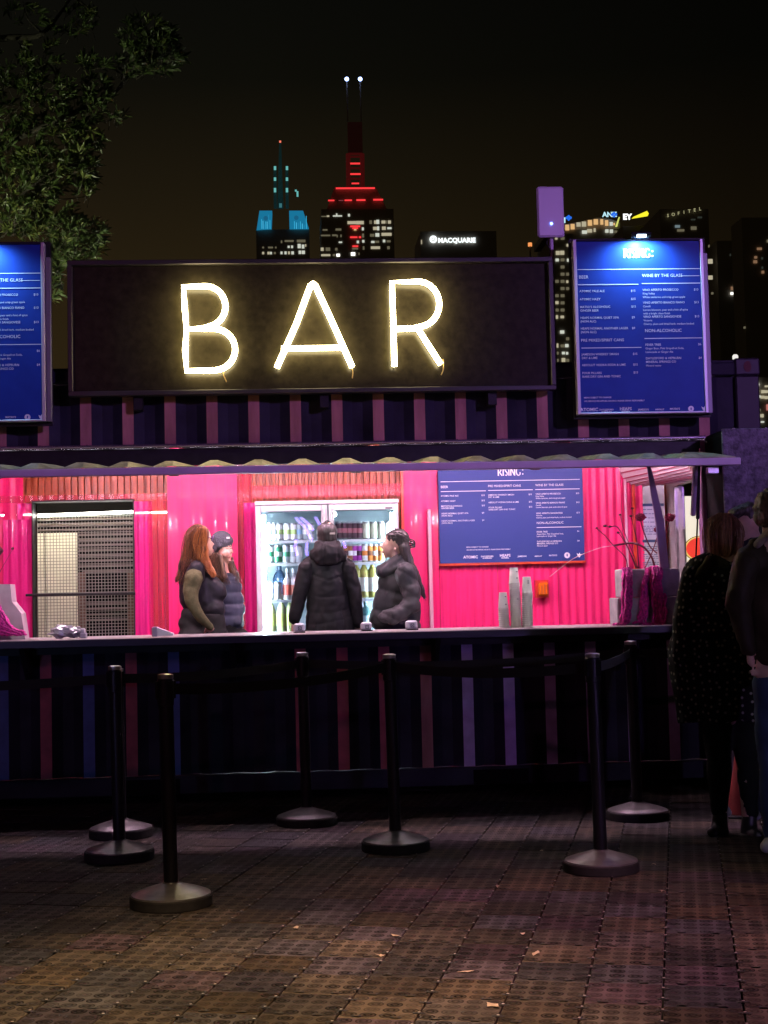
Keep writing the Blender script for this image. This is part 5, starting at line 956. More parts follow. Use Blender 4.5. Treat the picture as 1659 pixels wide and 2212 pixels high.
clumps = [(318, 78, 60, 48, 60, 0), (345, 115, 55, 45, 50, 0), (282, 130, 28, 36, 22, 0), (290, 155, 26, 16, 14, 0), (203, 130, 36, 16, 16, 0), (160, 45, 55, 32, 22, 0), (90, 115, 50, 32, 22, 0), (60, 30, 50, 30, 10, 0), (100, 185, 60, 45, 42, 0), (35, 220, 60, 60, 40, 0), (200, 195, 50, 30, 30, 0), (205, 228, 30, 25, 18, 0), (150, 260, 70, 38, 40, 0), (180, 300, 45, 35, 28, 0), (255, 252, 18, 14, 7, 0), (60, 300, 70, 40, 36, 0),
          (110, 355, 90, 42, 75, 1), (60, 395, 80, 50, 80, 1), (165, 365, 45, 38, 34, 1), (180, 405, 34, 16, 12, 1), (40, 470, 70, 45, 60, 1), (110, 470, 70, 50, 60, 0), (165, 510, 60, 45, 60, 0), (195, 505, 34, 38, 26, 0), (130, 540, 50, 30, 40, 0), (110, 580, 18, 40, 16, 0), (118, 625, 14, 26, 9, 0), (-40, 300, 60, 260, 80, 0), (200, 545, 25, 15, 8, 0), (30, 150, 50, 40, 16, 0)]
fo = MB(); f2 = MB(); rnd = random.Random(11)
def leaf(mb, p, d, L, w):
    s_ = d.cross(Vector((rnd.gauss(0, 1), rnd.gauss(0, 1), rnd.gauss(0, 1)))).normalized(); nn = d.cross(s_); dr = Vector((0, 0, -1)) * L * .12
    mb.add([p, p + d * L * .35 + s_ * w + nn * w * .3, p + d * L * .35 - s_ * w + nn * w * .3, p + d * L * .72 + s_ * w * .7 + dr * .5, p + d * L * .72 - s_ * w * .7 + dr * .5, p + d * L + dr, p + d * L * .4, ], [(0, 6, 1), (0, 2, 6), (1, 6, 3), (6, 2, 4), (6, 4, 3), (3, 4, 5)])
tw = MB()
for cx, cy, rx, ry, n_, br_ in clumps:
    cc = T(cx, cy)
    for i in range(int(n_ * 1.15)):
        while True:
            a, b_ = rnd.uniform(-1, 1), rnd.uniform(-1, 1)
            if a * a + b_ * b_ <= 1: break
        dy = rnd.gauss(0, .32); p = T(cx + a * rx, cy + b_ * ry, dy); out = (p - T(cx - 40, cy + 45, 0)); out = (out.normalized() + Vector((rnd.gauss(0, .35), rnd.gauss(0, .35), rnd.gauss(.15, .35)))).normalized()
        tw.tube([p - out * .12, p], [.0035, .002], 3)
        tgt = f2 if (rnd.random() < (.38 if br_ else .12)) else fo; L0 = rnd.uniform(.07, .12)  # bright clumps take more pale leaves, painting in the stronger light
        for k in range(rnd.randint(6, 11)):
            ph = k * 2.4 + rnd.uniform(-.3, .3); o1 = out.orthogonal().normalized(); o2 = out.cross(o1); sp_ = rnd.uniform(.45, 1.1)
            d = (out + (o1 * cos(ph) + o2 * sin(ph)) * sp_).normalized(); leaf(tgt, p - out * rnd.uniform(0, .045), d, L0 * rnd.uniform(.7, 1.15), L0 * .105)
fo.build('foliage', M_lf, tr_)['kind'] = 'stuff'; f2.build('pale_foliage', M_lf2, tr_)['kind'] = 'stuff'; tw.build('twigs', M_bark, tr_)['kind'] = 'stuff'
# unseen neon tubes added behind the camera so curls mirror in the fridge glass
M_pn = emat('violet_neon', (0.42, 0.22, 1.0), 26); nz = thing('reflected_neon', (0, -27, 0), 'unseen violet neon tubes added behind the camera, mirrored in the fridge glass', 'added neon tubes')
def mir(x, y, k=24.0): p = at(x, y, YFr + k); return Vector((p.x, YFr - k, p.z))
for P in ([(634, 1107), (642, 1122), (660, 1140), (670, 1160), (680, 1172)], [(642, 1107), (652, 1119), (668, 1134), (677, 1146)], [(677, 1109), (684, 1122), (692, 1134)], [(640, 1165), (638, 1180), (642, 1200)], [(742, 1170), (746, 1184)], [(664, 1172), (662, 1188), (664, 1200)]):
    MB().tube(sbev([mir(x, y) for x, y in P], 5), .034, 8).build('neon_tube', M_pn, nz)
# ================================================================== PEOPLE
YAX = Vector((0, 1, 0))
def strand_set(name, P, paths, m, par, n=60, wd=30, dy0=0, dd=.03, r=.0016, wav=.006, seed=1, endw=1.6):
    rnd = random.Random(seed); mb = MB()
    for i in range(n):
        pts = [Vector(P(x, y, dy0)) for x, y in rnd.choice(paths)]; ps = sbev(pts, 5); L = len(ps); cut = rnd.randint(int(L * .75), L); o = rnd.uniform(-1, 1) * wd * P.u; oy = rnd.uniform(-1, 1) * dd; ph = rnd.uniform(0, 6); fq = rnd.uniform(.5, .9)
        q = [p + Vector((o * (1 + (endw - 1) * k / L) + wav * sin(k * fq + ph) * k / L, oy + wav * .7 * cos(k * fq + ph), 0)) for k, p in enumerate(ps[:cut])]
        if len(q) > 2: mb.tube(q, [r * (1 - .6 * k / len(q)) for k in range(len(q))], 4)
    o = mb.build(name, m, par); o['kind'] = 'stuff'; return o
def capsule(mb, p0, p1, r0, r1, flat=1.0, n=14):
    """tapered capsule, cross-section squashed by `flat` along depth"""
    p0 = Vector(p0); p1 = Vector(p1); a = (p1 - p0); L = a.length or 1e-6; a /= L
    w = (YAX - a * YAX.dot(a)); w = w.normalized() if w.length > .2 else a.orthogonal().normalized(); u = a.cross(w); vs = []; rings = []
    for i in range(5): t = pi / 2 * (1 - i / 4.0); rings.append((p0 - a * r0 * sin(t), r0 * cos(t)))
    for i in range(5): t = pi / 2 * i / 4.0; rings.append((p1 + a * r1 * sin(t), r1 * cos(t)))
    for c, r in rings:
        r = max(r, 1e-4)
        for j in range(n): q = 2 * pi * j / n; vs.append(c + u * cos(q) * r + w * sin(q) * r * flat)
    k = len(rings); mb.add(vs, [(i * n + j, i * n + (j + 1) % n, (i + 1) * n + (j + 1) % n, (i + 1) * n + j) for i in range(k - 1) for j in range(n)] + [tuple(range(n - 1, -1, -1)), tuple((k - 1) * n + j for j in range(n))])
def ell(mb, c, rx, ry, rz, tilt=0, n=16, m=10):
    c = Vector(c); vs = []; R_ = Matrix.Rotation(tilt, 3, 'Y')
    for i in range(m + 1):
        th = pi * i / m
        for j in range(n): ph = 2 * pi * j / n; vs.append(c + R_ @ Vector((rx * max(sin(th), .001) * cos(ph), ry * max(sin(th), .001) * sin(ph), -rz * cos(th))))
    mb.add(vs, [(i * n + j, i * n + (j + 1) % n, (i + 1) * n + (j + 1) % n, (i + 1) * n + j) for i in range(m) for j in range(n)] + [tuple(range(n - 1, -1, -1)), tuple(m * n + j for j in range(n))])
def fuse(name, mb, m, parent, voxel=.012, smooth=6, fn=None, label=None, cut=None):
    me = mb.mesh(name, m); ob = bpy.data.objects.new(name, me); SC.collection.objects.link(ob)
    md = ob.modifiers.new('r', 'REMESH'); md.mode = 'VOXEL'; md.voxel_size = voxel; md.use_smooth_shade = True
    s_ = ob.modifiers.new('s', 'SMOOTH'); s_.factor = .6; s_.iterations = smooth
    dg = bpy.context.evaluated_depsgraph_get(); m2 = bpy.data.meshes.new_from_object(ob.evaluated_get(dg)); bpy.data.objects.remove(ob)
    if fn:
        nr = [v.normal.copy() for v in m2.vertices]
        for v, n_ in zip(m2.vertices, nr): v.co += n_ * fn(v.co, n_)
    if cut is not None:
        for v in m2.vertices:
            if v.co.z < cut: v.co.z = cut + (v.co.z - cut) * .04 + .008 * sin(v.co.x * 30)
    m2.materials.clear(); m2.materials.append(m)
    for p in m2.polygons: p.use_smooth = True
    m2.name = name; return link(name, m2, parent, label)
def folds(amp=.006, sc=9.0, seed=0, sx=1.0, quilt=0, qa=.008, z0=0, skew=0):
    def f(c, n_):
        q = Vector((c.x * sx, c.y * sx, c.z)) * sc + Vector((seed, seed * 2, 0)); a = noise.noise(q); b_ = 1 - abs(noise.noise(q * 1.9 + Vector((3, 1, 7)))) * 2.2
        d = amp * (a * .7 + b_ * .55)
        if quilt:
            t = ((c.z - z0 + skew * c.x) / quilt) % 1.0; t = min(t, 1 - t); d += qa * (min(t / .32, 1) ** .5 - 1) + amp * .5 * noise.noise(Vector((c.x * 40, c.y * 40, c.z * 8)))
        return d
    return f
def strands(amp=.006, fr=70, seed=0):
    def f(c, n_): return amp * (noise.noise(Vector((c.x * fr + seed, c.y * fr, c.z * 3.2))) + .6 * noise.noise(Vector((c.x * fr * 2, c.y * fr * 2, c.z * 5 + seed))))
    return f
def hairmat(name, c1, c2, rough=.42):
    m = mat(name, c1, rough, spec=.5); n = m.node_tree; b = n.nodes['Principled BSDF']; t = n.nodes.new('ShaderNodeTexCoord'); mp = n.nodes.new('ShaderNodeMapping'); mp.inputs['Scale'].default_value = (60, 60, 2.2)
    no = n.nodes.new('ShaderNodeTexNoise'); no.inputs['Scale'].default_value = 1.3; no.inputs['Detail'].default_value = 6; cr_ = n.nodes.new('ShaderNodeValToRGB'); cr_.color_ramp.elements[0].position = .35; cr_.color_ramp.elements[1].position = .68
    cr_.color_ramp.elements[0].color = (*c1, 1); cr_.color_ramp.elements[1].color = (*c2, 1)
    n.links.new(t.outputs['Object'], mp.inputs[0]); n.links.new(mp.outputs[0], no.inputs['Vector']); n.links.new(no.outputs[0], cr_.inputs[0]); n.links.new(cr_.outputs[0], b.inputs['Base Color'])
    bp = n.nodes.new('ShaderNodeBump'); bp.inputs['Strength'].default_value = .6; bp.inputs['Distance'].default_value = .01; n.links.new(no.outputs[0], bp.inputs['Height']); n.links.new(bp.outputs[0], b.inputs['Normal']); return m
def skin(name, c):
    m = mat(name, c, .5, var=.1, vscale=30); m.node_tree.nodes['Principled BSDF'].inputs['Subsurface Weight'].default_value = .12; m.node_tree.nodes['Principled BSDF'].inputs['Subsurface Scale'].default_value = .01; return m
M_skin = skin('fair_skin', (0.62, 0.38, 0.29)); M_skin2 = skin('light_olive_skin', (0.50, 0.31, 0.23)); M_lip = mat('lip_tone', (.42, .13, .12), .4)
M_lash = mat('dark_brow_lash', (.04, .025, .02), .6); M_eye = mat('eye_white', (.7, .7, .68), .2)
class Px:
    def __init__(s, ox, oy, sc, Y): s.ox, s.oy, s.sc, s.Y = ox, oy, sc, Y; s.u = (Y + DIST) / FPX / sc
    def __call__(s, x, y, dy=0): return at(s.ox + x / s.sc, s.oy + y / s.sc, s.Y + dy)
    def cap(s, mb, a, b_, r0, r1, flat=1.0, d0=0, d1=None): capsule(mb, s(*a, d0), s(*b_, d0 if d1 is None else d1), r0 * s.u, r1 * s.u, flat)
    def el(s, mb, c, rx, rz, ry=None, dy=0, tilt=0): ell(mb, s(*c, dy), rx * s.u, (ry if ry else rx) * s.u, rz * s.u, tilt)
def hand(mb, wrist, dirv, side, size=.17, curl=.5, back=Vector((0, -1, 0))):
    """palm, four unequal bent fingers and a side thumb"""
    d = Vector(dirv).normalized(); s_ = d.cross(back).normalized() * side; nrm = s_.cross(d).normalized(); pal = wrist + d * size * .27
    capsule(mb, wrist, wrist + d * size * .42, size * .15, size * .2, .5)
    for k, (ln, off) in enumerate(((.40, .16), (.46, .055), (.43, -.05), (.34, -.15))):
        p = wrist + d * size * .48 + s_ * size * off * 1.05; q = p; dd = d.copy(); r = size * .052
        for j, f in enumerate((.45, .32, .23)):
            q2 = q + dd * size * ln * f * 1.1; capsule(mb, q, q2, r, r * .9, 1, 8); q = q2; r *= .9; dd = (dd - nrm * curl * (.35 + .2 * j)).normalized()
    p = wrist + d * size * .14 + s_ * size * .17; q = p + (d * .75 + s_ * .65).normalized() * size * .25; capsule(mb, p, q, size * .07, size * .058, 1, 8); capsule(mb, q, q + (d * .95 + s_ * .15 - nrm * .3).normalized() * size * .2, size * .056, size * .045, 1, 8)
def legs(mb, xc, y, zf, hipz, sep=.10, r=(.085, .06, .042), foot=(0, -.14), bend=0):
    for s_ in (-1, 1):
        h = Vector((xc + s_ * sep * .8, y, hipz)); k = Vector((xc + s_ * sep, y - .02 + bend * s_ * .03, zf + (hipz - zf) * .52)); a = Vector((xc + s_ * sep, y + .01, zf + .09))
        capsule(mb, h, k, r[0], r[1]); capsule(mb, k, a, r[1], r[2])
        capsule(mb, a + Vector((0, 0, -.05)), a + Vector((foot[0], foot[1], -.062)), .045, .032)
FZ = .20  # container floor
# ---------- person 1: long auburn hair, olive sleeves, black quilted vest
P = Px(331.9, 1078.5, 6.0, .9); B_ = P(640, 1740); p1 = thing('person', (B_.x, P.Y, FZ), 'woman in profile with long auburn hair, glasses, black quilted vest and olive sleeves', 'person')
mb = MB(); P.el(mb, (610, 500), 135, 165, 120); P.el(mb, (690, 620), 70, 110, 75); P.cap(mb, (700, 560), (722, 705), 52, 34, 1.1); P.cap(mb, (745, 540), (785, 592), 12, 13, 1.2); P.cap(mb, (755, 660), (768, 668), 20, 17, 2); P.cap(mb, (590, 700), (560, 860), 66, 72)
P.cap(mb, (560, 960), (620, 1520), 95, 95, .7); P.cap(mb, (525, 1020), (480, 1340), 55, 48, 1, -.16, -.18); P.cap(mb, (480, 1340), (700, 1640), 45, 34, 1, -.18, -.14); hand(mb, P(700, 1640, -.14), P(800, 1760, -.02) - P(700, 1640, -.14), 1, .15)
legs(mb, B_.x, P.Y, FZ, 1.0, .09, (.07, .05, .04)); fuse('body', mb, M_skin, p1, .009, 4)
hm = hairmat('auburn_hair', (.045, .013, .006), (.22, .075, .022))
mb = MB(); P.el(mb, (575, 480), 160, 155, 150, 0); P.el(mb, (560, 560), 155, 190, 150)
P.cap(mb, (500, 500), (400, 880), 95, 75, 1.2); P.cap(mb, (400, 860), (300, 1060), 62, 24, 1.3); P.cap(mb, (560, 560), (520, 800), 100, 80, 1.3)
P.cap(mb, (660, 420), (640, 640), 60, 50, 1, -.07); P.cap(mb, (640, 640), (600, 760), 50, 40, 1, -.09)
fuse('hair', mb, hm, p1, .009, 3, strands(.008, 60, 2))
mb = MB(); hm2 = hairmat('copper_hair', (.22, .06, .014), (.50, .19, .045))
for q in (([(650, 560), (680, 700), (700, 820), (790, 970)], 40), ([(640, 640), (650, 780), (730, 920), (770, 1000)], 34), ([(690, 640), (700, 760), (760, 900), (800, 975)], 22)):
    for a, b_ in zip(q[0], q[0][1:]): P.cap(mb, a, b_, q[1], q[1] * .75, 1, -.06)
fuse('front_hair_lock', mb, hm2, p1, .008, 3, strands(.007, 60, 5))
strand_set('hair_strands', P, [[(560, 345), (450, 420), (400, 620), (380, 860), (300, 1090)], [(600, 340), (480, 500), (430, 800), (330, 1110)], [(620, 345), (560, 560), (510, 760), (430, 900)]], hm, p1, 90, 34, -.07, .07, seed=3)
strand_set('hair_strands', P, [[(650, 350), (660, 560), (660, 760), (760, 990)], [(640, 360), (610, 600), (640, 800), (720, 930), (800, 1010)], [(600, 360), (540, 560), (590, 740), (560, 860)]], hm2, p1, 60, 30, -.10, .03, seed=4)
mb = MB(); P.cap(mb, (470, 880), (470, 1320), 150, 130, .95); P.cap(mb, (560, 950), (640, 1300), 170, 190, .8); P.cap(mb, (720, 1140), (790, 1200), 170, 160, .75); P.cap(mb, (470, 1300), (760, 1420), 100, 170, .9); P.cap(mb, (560, 900), (540, 980), 110, 130, 1.0, -.10); P.cap(mb, (520, 800), (610, 860), 70, 90)
fuse('quilted_vest', mb, mat('black_quilted_nylon', (.014, .014, .016), .42, spec=.15, var=.3, vscale=15), p1, .011, 4, folds(.006, 10, 3, 1, .21, .005, .03))
mb = MB(); P.cap(mb, (520, 1020), (480, 1190), 118, 100, 1, -.21); P.cap(mb, (480, 1190), (490, 1330), 98, 84, 1, -.22, -.23); P.cap(mb, (490, 1330), (600, 1520), 82, 66, 1, -.23, -.22); P.cap(mb, (600, 1520), (735, 1660), 64, 46, 1, -.22, -.19)
fuse('olive_sleeve', mb, mat('olive_knit', (.085, .085, .038), .8, spec=.15, var=.2, vscale=30, bump=.2, bscale=120), p1, .010, 4, folds(.004, 16, 5))
mb = MB(); P.cap(mb, (480, 1500), (640, 1560), 130, 150, .9); P.cap(mb, (440, 1620), (600, 1900), 120, 170, .9); P.cap(mb, (760, 1560), (780, 1900), 165, 165, 1.0); legs(mb, B_.x, P.Y, FZ + .02, 1.05, r=(.11, .085, .06)); fuse('trousers', mb, mat('black_cotton', (.013, .014, .013), .8, spec=.15, var=.3), p1, .013, 4, folds(.006, 9, 8))
mb = MB(); c = P(762, 505, -.045); mb.tube([c + Vector((.006 * sin(k * pi / 6), 0.022 * cos(k * pi / 6), .019 * sin(k * pi / 6))) for k in range(12)], .0028, 6, closed=True); c = P(770, 505, .04); mb.tube([c + Vector((.006 * sin(k * pi / 6), 0.022 * cos(k * pi / 6), .019 * sin(k * pi / 6))) for k in range(12)], .0028, 6, closed=True); mb.tube([P(755, 500, -.065), P(680, 490, -.072), P(620, 490, -.07)], .0022, 5)
mb.build('glasses', mat('violet_glasses_rim', (.16, .05, .20), .3), p1)
MB().bbox(P(742, 508, -.052) - Vector((.004, .004, .003)), P(742, 508, -.052) + Vector((.004, .01, .003)), .001).build('eye', M_lash, p1); mb = MB(); P.cap(mb, (770, 655), (772, 675), 9, 8, 2.4); mb.build('lips', M_lip, p1)
# ---------- person 2: beanie
P = Px(331.9, 1078.5, 6.0, 1.22); B_ = P(960, 1740); p2 = thing('person', (B_.x, P.Y, FZ), 'smiling woman in grey beanie with long brown hair and slate puffer jacket', 'person')
mb = MB(); P.el(mb, (900, 590), 118, 150, 110); P.el(mb, (925, 700), 92, 115, 80, -.01); P.cap(mb, (940, 760), (975, 798), 45, 28, 1.1, -.02); P.cap(mb, (1000, 625), (1022, 688), 11, 15, 1.1, -.035); P.cap(mb, (985, 742), (1000, 748), 20, 15, 1.8, -.03)
P.el(mb, (940, 712), 48, 44, 38, -.055); P.el(mb, (818, 700), 16, 26, 12, -.055); P.cap(mb, (900, 800), (900, 1000), 62, 75); P.cap(mb, (940, 1060), (970, 1550), 120, 110, .6); P.cap(mb, (1070, 1120), (1120, 1400), 50, 44, 1); P.cap(mb, (1120, 1400), (1090, 1540), 42, 32, 1, 0, -.02); hand(mb, P(1085, 1545, -.02), P(1000, 1660, 0) - P(1085, 1545, -.02), -1, .15)
legs(mb, B_.x, P.Y, FZ, 1.0, .09, (.07, .05, .04)); fuse('body', mb, M_skin, p2, .008, 4)
mb = MB(); P.el(mb, (880, 545), 148, 140, 135); P.cap(mb, (820, 640), (790, 620), 70, 60, 1.4); P.cap(mb, (850, 610), (985, 545), 62, 48, 2.2, 0); fuse('beanie', mb, mat('grey_knit_beanie', (.085, .088, .105), .85, spec=.15, bump=.5, bscale=140, var=.2), p2, .008, 4, lambda c, n_: .0022 * sin(c.x * 420 + c.z * 60))
q = P(965, 500, -.12); MB().bbox(q - Vector((.012, .002, .007)), q + Vector((.012, .002, .007)), .002, M=None).build('beanie_tag', mat('white_fabric_tag', (.7, .7, .68), .7), p2)
mb = MB(); P.cap(mb, (800, 700), (850, 1000), 72, 80, 1.1, .02); P.cap(mb, (850, 980), (940, 1080), 75, 26, 1.1, -.05); P.cap(mb, (760, 740), (830, 950), 50, 60, 1.2, .02); P.cap(mb, (860, 740), (910, 1000), 30, 45, 1, -.10); P.cap(mb, (985, 840), (1050, 980), 42, 48, 1.3, .03); P.cap(mb, (1050, 980), (1095, 1080), 46, 16, 1.2, .02); P.cap(mb, (1020, 760), (1035, 900), 20, 30, 1, .05)
fuse('hair', mb, hairmat('dark_brown_hair', (.030, .016, .009), (.16, .085, .04)), p2, .008, 3, strands(.007, 60, 9))
strand_set('hair_strands', P, [[(810, 690), (780, 850), (850, 1000), (930, 1090)], [(840, 720), (850, 900), (930, 1040), (970, 1110)], [(1010, 800), (1040, 900), (1090, 1010), (1130, 1090)]], MATS['dark_brown_hair'], p2, 90, 32, -.09, .03, seed=5, wav=.009)
mb = MB(); P.cap(mb, (940, 1130), (980, 1640), 190, 200, .72); P.cap(mb, (1020, 1100), (1060, 1140), 80, 90, .9); P.cap(mb, (880, 1050), (1010, 1060), 100, 75, .9); P.cap(mb, (1065, 1150), (1110, 1400), 72, 74, 1); P.cap(mb, (1110, 1400), (1090, 1600), 80, 60, 1, 0, -.06)
fuse('puffer_jacket', mb, mat('slate_blue_nylon', (.045, .052, .072), .38, spec=.15, var=.2), p2, .010, 4, folds(.005, 10, 1, 1, .085, .011, .02))
mb = MB(); P.cap(mb, (980, 1600), (980, 1800), 180, 170, .8); legs(mb, B_.x, P.Y, FZ + .02, 1.02, r=(.10, .08, .06)); fuse('trousers', mb, MATS['black_cotton'], p2, .014, 4)
def face(P, eyes, brows, mouth, par, dy, w=13):
    mb = MB()
    for x, y in eyes: P.cap(mb, (x - w, y), (x + w, y + 1), 4.5, 3.5, .8, dy)
    for x, y in brows: P.cap(mb, (x - w * 1.4, y + 3), (x + w * 1.2, y - 2), 4.5, 3, .8, dy)
    mb.build('eyes_and_brows', M_lash, par); mb = MB(); P.cap(mb, (mouth[0] - w * 1.2, mouth[1] - 3), (mouth[0], mouth[1] + 3), 5, 7, .8, dy); P.cap(mb, (mouth[0], mouth[1] + 3), (mouth[0] + w * 1.1, mouth[1] - 3), 7, 5, .8, dy); mb.build('lips', M_lip, par)
face(P, [(955, 640), (1008, 636)], [(950, 612), (1005, 608)], (975, 752), p2, -.105, 14)
# ---------- person 3: hooded parka from behind
P = Px(553.1, 1078.5, 5.0, .6); B_ = P(750, 1400); p3 = thing('person', (B_.x, P.Y, FZ), 'person seen from behind in a black hooded parka, facing the drinks fridge', 'person')
mb = MB(); P.el(mb, (775, 370), 100, 130, 110, .0); P.el(mb, (775, 420), 90, 110, 100, .03); P.cap(mb, (775, 480), (775, 680), 58, 66); P.cap(mb, (775, 800), (775, 1380), 150, 140, .5); 
for s_, (a, b_, c) in ((-1, ((555, 760), (465, 1060), (425, 1310))), (1, ((985, 760), (1065, 1060), (1100, 1310)))): P.cap(mb, a, b_, 52, 46); P.cap(mb, b_, c, 44, 34, 1, 0, .04); hand(mb, P(*c, .04), Vector((0, .02, -1)), s_, .17)
legs(mb, B_.x, P.Y, FZ, 1.0, .09, (.07, .05, .04), foot=(0, .14)); fuse('body', mb, M_skin2, p3, .010, 4)
mb = MB(); P.el(mb, (765, 355), 117, 112, 118); P.el(mb, (770, 420), 108, 110, 110, 0); fuse('hair', mb, hairmat('near_black_hair', (.008, .007, .007), (.045, .04, .038)), p3, .008, 3, strands(.005, 80, 3))
mb = MB(); mb.tube([P(770 + 26 * cos(k * pi / 6), 252 - 20 * sin(k * pi / 6), -.01) for k in range(7)], .004, 6); mb.build('hair_tie_loop', MATS['near_black_hair'], p3)
q = P(825, 370, -.105); MB().bbox(q - Vector((.018, .001, .006)), q + Vector((.018, .003, .006)), .001, M=None).build('hair_clip', mat('pale_hair_clip', (.45, .42, .38), .4), p3)
M_parka = mat('black_parka_fabric', (.008, .0088, .009), .55, spec=.15, var=.25, vscale=22)
def vfold(c, n_):
    d = folds(.008, 8, 4)(c, n_); x = (c.x - P(770, 0).x); z = c.z
    zv = P(780, 880).z + abs(x) * .38; d += -.007 * exp(-((z - zv) / .006) ** 2)
    for yy in (1010, 1180, 1300): d += -.003 * exp(-((z - P(780, yy).z - .03 * sin(x * 9 + yy)) / .007) ** 2)
    return d
mb = MB(); P.cap(mb, (620, 760), (930, 765), 150, 150, .62); P.cap(mb, (770, 900), (790, 1120), 225, 235, .62); P.cap(mb, (785, 1180), (800, 1400), 245, 265, .58); P.cap(mb, (640, 700), (900, 690), 90, 90, .8)
fuse('parka', mb, M_parka, p3, .010, 4, vfold)
for s_, q in ((-1, ([(545, 745), (478, 1010), (420, 1290)], )), (1, ([(985, 745), (1060, 1000), (1095, 1330)], ))):
    mb = MB(); a, b_, c = q[0]; P.cap(mb, a, b_, 92, 82, .95, -.02); P.cap(mb, b_, c, 82, 62, .95, -.02, .0); fuse('parka_sleeve', mb, M_parka, p3, .010, 4, folds(.009, 11, 6 + s_))
mb = MB(); P.el(mb, (780, 585), 168, 125, 115, -.05, 0); P.cap(mb, (700, 510), (850, 505), 75, 72, 1.15, -.02); P.cap(mb, (640, 600), (930, 620), 70, 60, 1.2, -.03); P.cap(mb, (690, 650), (860, 655), 60, 55, 1, -.07)
fuse('hood', mb, M_parka, p3, .009, 4, lambda c, n_: folds(.006, 12, 2)(c, n_) - .007 * exp(-((c.x - P(790, 0).x + .045) / .005) ** 2) - .007 * exp(-((c.x - P(790, 0).x - .05) / .005) ** 2))
mb = MB(); P.cap(mb, (780, 1380), (780, 1500), 190, 170, .7); legs(mb, B_.x, P.Y, FZ + .02, 1.02, r=(.11, .085, .065), foot=(0, .14)); fuse('trousers', mb, MATS['black_cotton'], p3, .014, 4)
# ---------- person 4: ponytail, charcoal puffer
P = Px(497.8, 968, 3.333, .62); B_ = P(1210, 1300); p4 = thing('person', (B_.x, P.Y, FZ), 'woman in profile with long dark ponytail, claw clip and charcoal puffer jacket', 'person')
mb = MB(); P.el(mb, (1190, 670), 78, 88, 72); P.el(mb, (1145, 715), 52, 70, 50); P.cap(mb, (1130, 745), (1122, 776), 28, 17, 1.1); P.cap(mb, (1103, 685), (1084, 712), 7, 8.5, 1.2); P.cap(mb, (1102, 745), (1096, 748), 11, 9, 1.8); P.el(mb, (1185, 727), 12, 19, 8, -.085); P.cap(mb, (1190, 770), (1200, 840), 40, 45)
P.cap(mb, (1200, 900), (1190, 1290), 95, 85, .75); P.cap(mb, (1270, 900), (1310, 1130), 34, 30, 1, -.15); P.cap(mb, (1310, 1130), (1200, 1215), 28, 22, 1, -.15, -.12); hand(mb, P(1190, 1220, -.12), Vector((-1, .8, -.5)), 1, .14); legs(mb, B_.x, P.Y, FZ, 1.0, .09, (.07, .05, .04)); fuse('body', mb, M_skin2, p4, .008, 4)
M_bh = hairmat('black_hair', (.007, .006, .006), (.05, .042, .04))
mb = MB(); P.el(mb, (1203, 650), 88, 72, 82); P.cap(mb, (1225, 680), (1250, 720), 62, 46, 1.3, 0); P.cap(mb, (1155, 645), (1240, 715), 34, 40, 1.75); P.cap(mb, (1140, 628), (1124, 655), 22, 8, 1.9); fuse('hair', mb, M_bh, p4, .008, 3, strands(.005, 70, 4))
mb = MB()
for a, b_, r0, r1 in (((1250, 710), (1275, 800), 40, 36), ((1275, 800), (1325, 900), 36, 32), ((1325, 900), (1368, 1000), 32, 24), ((1368, 1000), (1395, 1078), 24, 12)): P.cap(mb, a, b_, r0, r1, 1.1, -.05)
fuse('ponytail', mb, M_bh, p4, .008, 3, strands(.006, 70, 7)); strand_set('hair_strands', P, [[(1250, 700), (1290, 820), (1340, 930), (1380, 1030), (1402, 1100)], [(1190, 605), (1260, 640), (1300, 680)], [(1140, 625), (1230, 640), (1295, 690)]], M_bh, p4, 70, 24, -.06, .03, seed=6, endw=.6)
mb = MB()
for k in range(5): mb.tube(sbev([P(1290, 655 + k * 16, -.02), P(1318, 665 + k * 12, -.05), P(1328, 685 + k * 6, -.03), P(1300, 700, -.02)], 3), .0045, 6)
mb.build('claw_clip', mat('black_clip_plastic', (.02, .015, .02), .2), p4)
M_char = mat('charcoal_puffer_fabric', (.034, .035, .037), .5, spec=.15, var=.18, vscale=18)
mb = MB(); P.cap(mb, (1200, 930), (1180, 1240), 118, 125, .8); P.cap(mb, (1130, 960), (1090, 1240), 70, 92, .8); P.cap(mb, (1280, 1000), (1290, 1300), 86, 84, .8); P.cap(mb, (1260, 870), (1280, 930), 66, 76, .9); P.cap(mb, (1100, 1260), (1280, 1300), 90, 90, .8)
fuse('puffer_jacket', mb, M_char, p4, .010, 4, folds(.006, 8, 5, 1, .15, .012, .06, .3))
mb = MB(); P.cap(mb, (1090, 890), (1215, 800), 46, 44, 1.8); P.cap(mb, (1120, 900), (1240, 850), 50, 60, 1.7); P.cap(mb, (1070, 870), (1100, 900), 26, 34, 1.8); fuse('puffy_collar', mb, M_char, p4, .009, 4, folds(.006, 12, 8))
mb = MB(); P.cap(mb, (1262, 905), (1300, 1030), 80, 72, 1, -.17); P.cap(mb, (1300, 1030), (1312, 1120), 68, 62, 1, -.19); P.cap(mb, (1305, 1130), (1180, 1215), 66, 58, 1, -.20, -.24); P.cap(mb, (1180, 1210), (1110, 1210), 56, 46, 1, -.24, -.2)
fuse('puffer_sleeve', mb, M_char, p4, .010, 4, folds(.008, 10, 9, 1, .12, .012, .02, .6))
mb = MB(); P.cap(mb, (1190, 1320), (1190, 1420), 90, 85, .8); legs(mb, B_.x, P.Y, FZ + .02, 1.02, r=(.10, .08, .06)); fuse('trousers', mb, MATS['black_cotton'], p4, .014, 4)
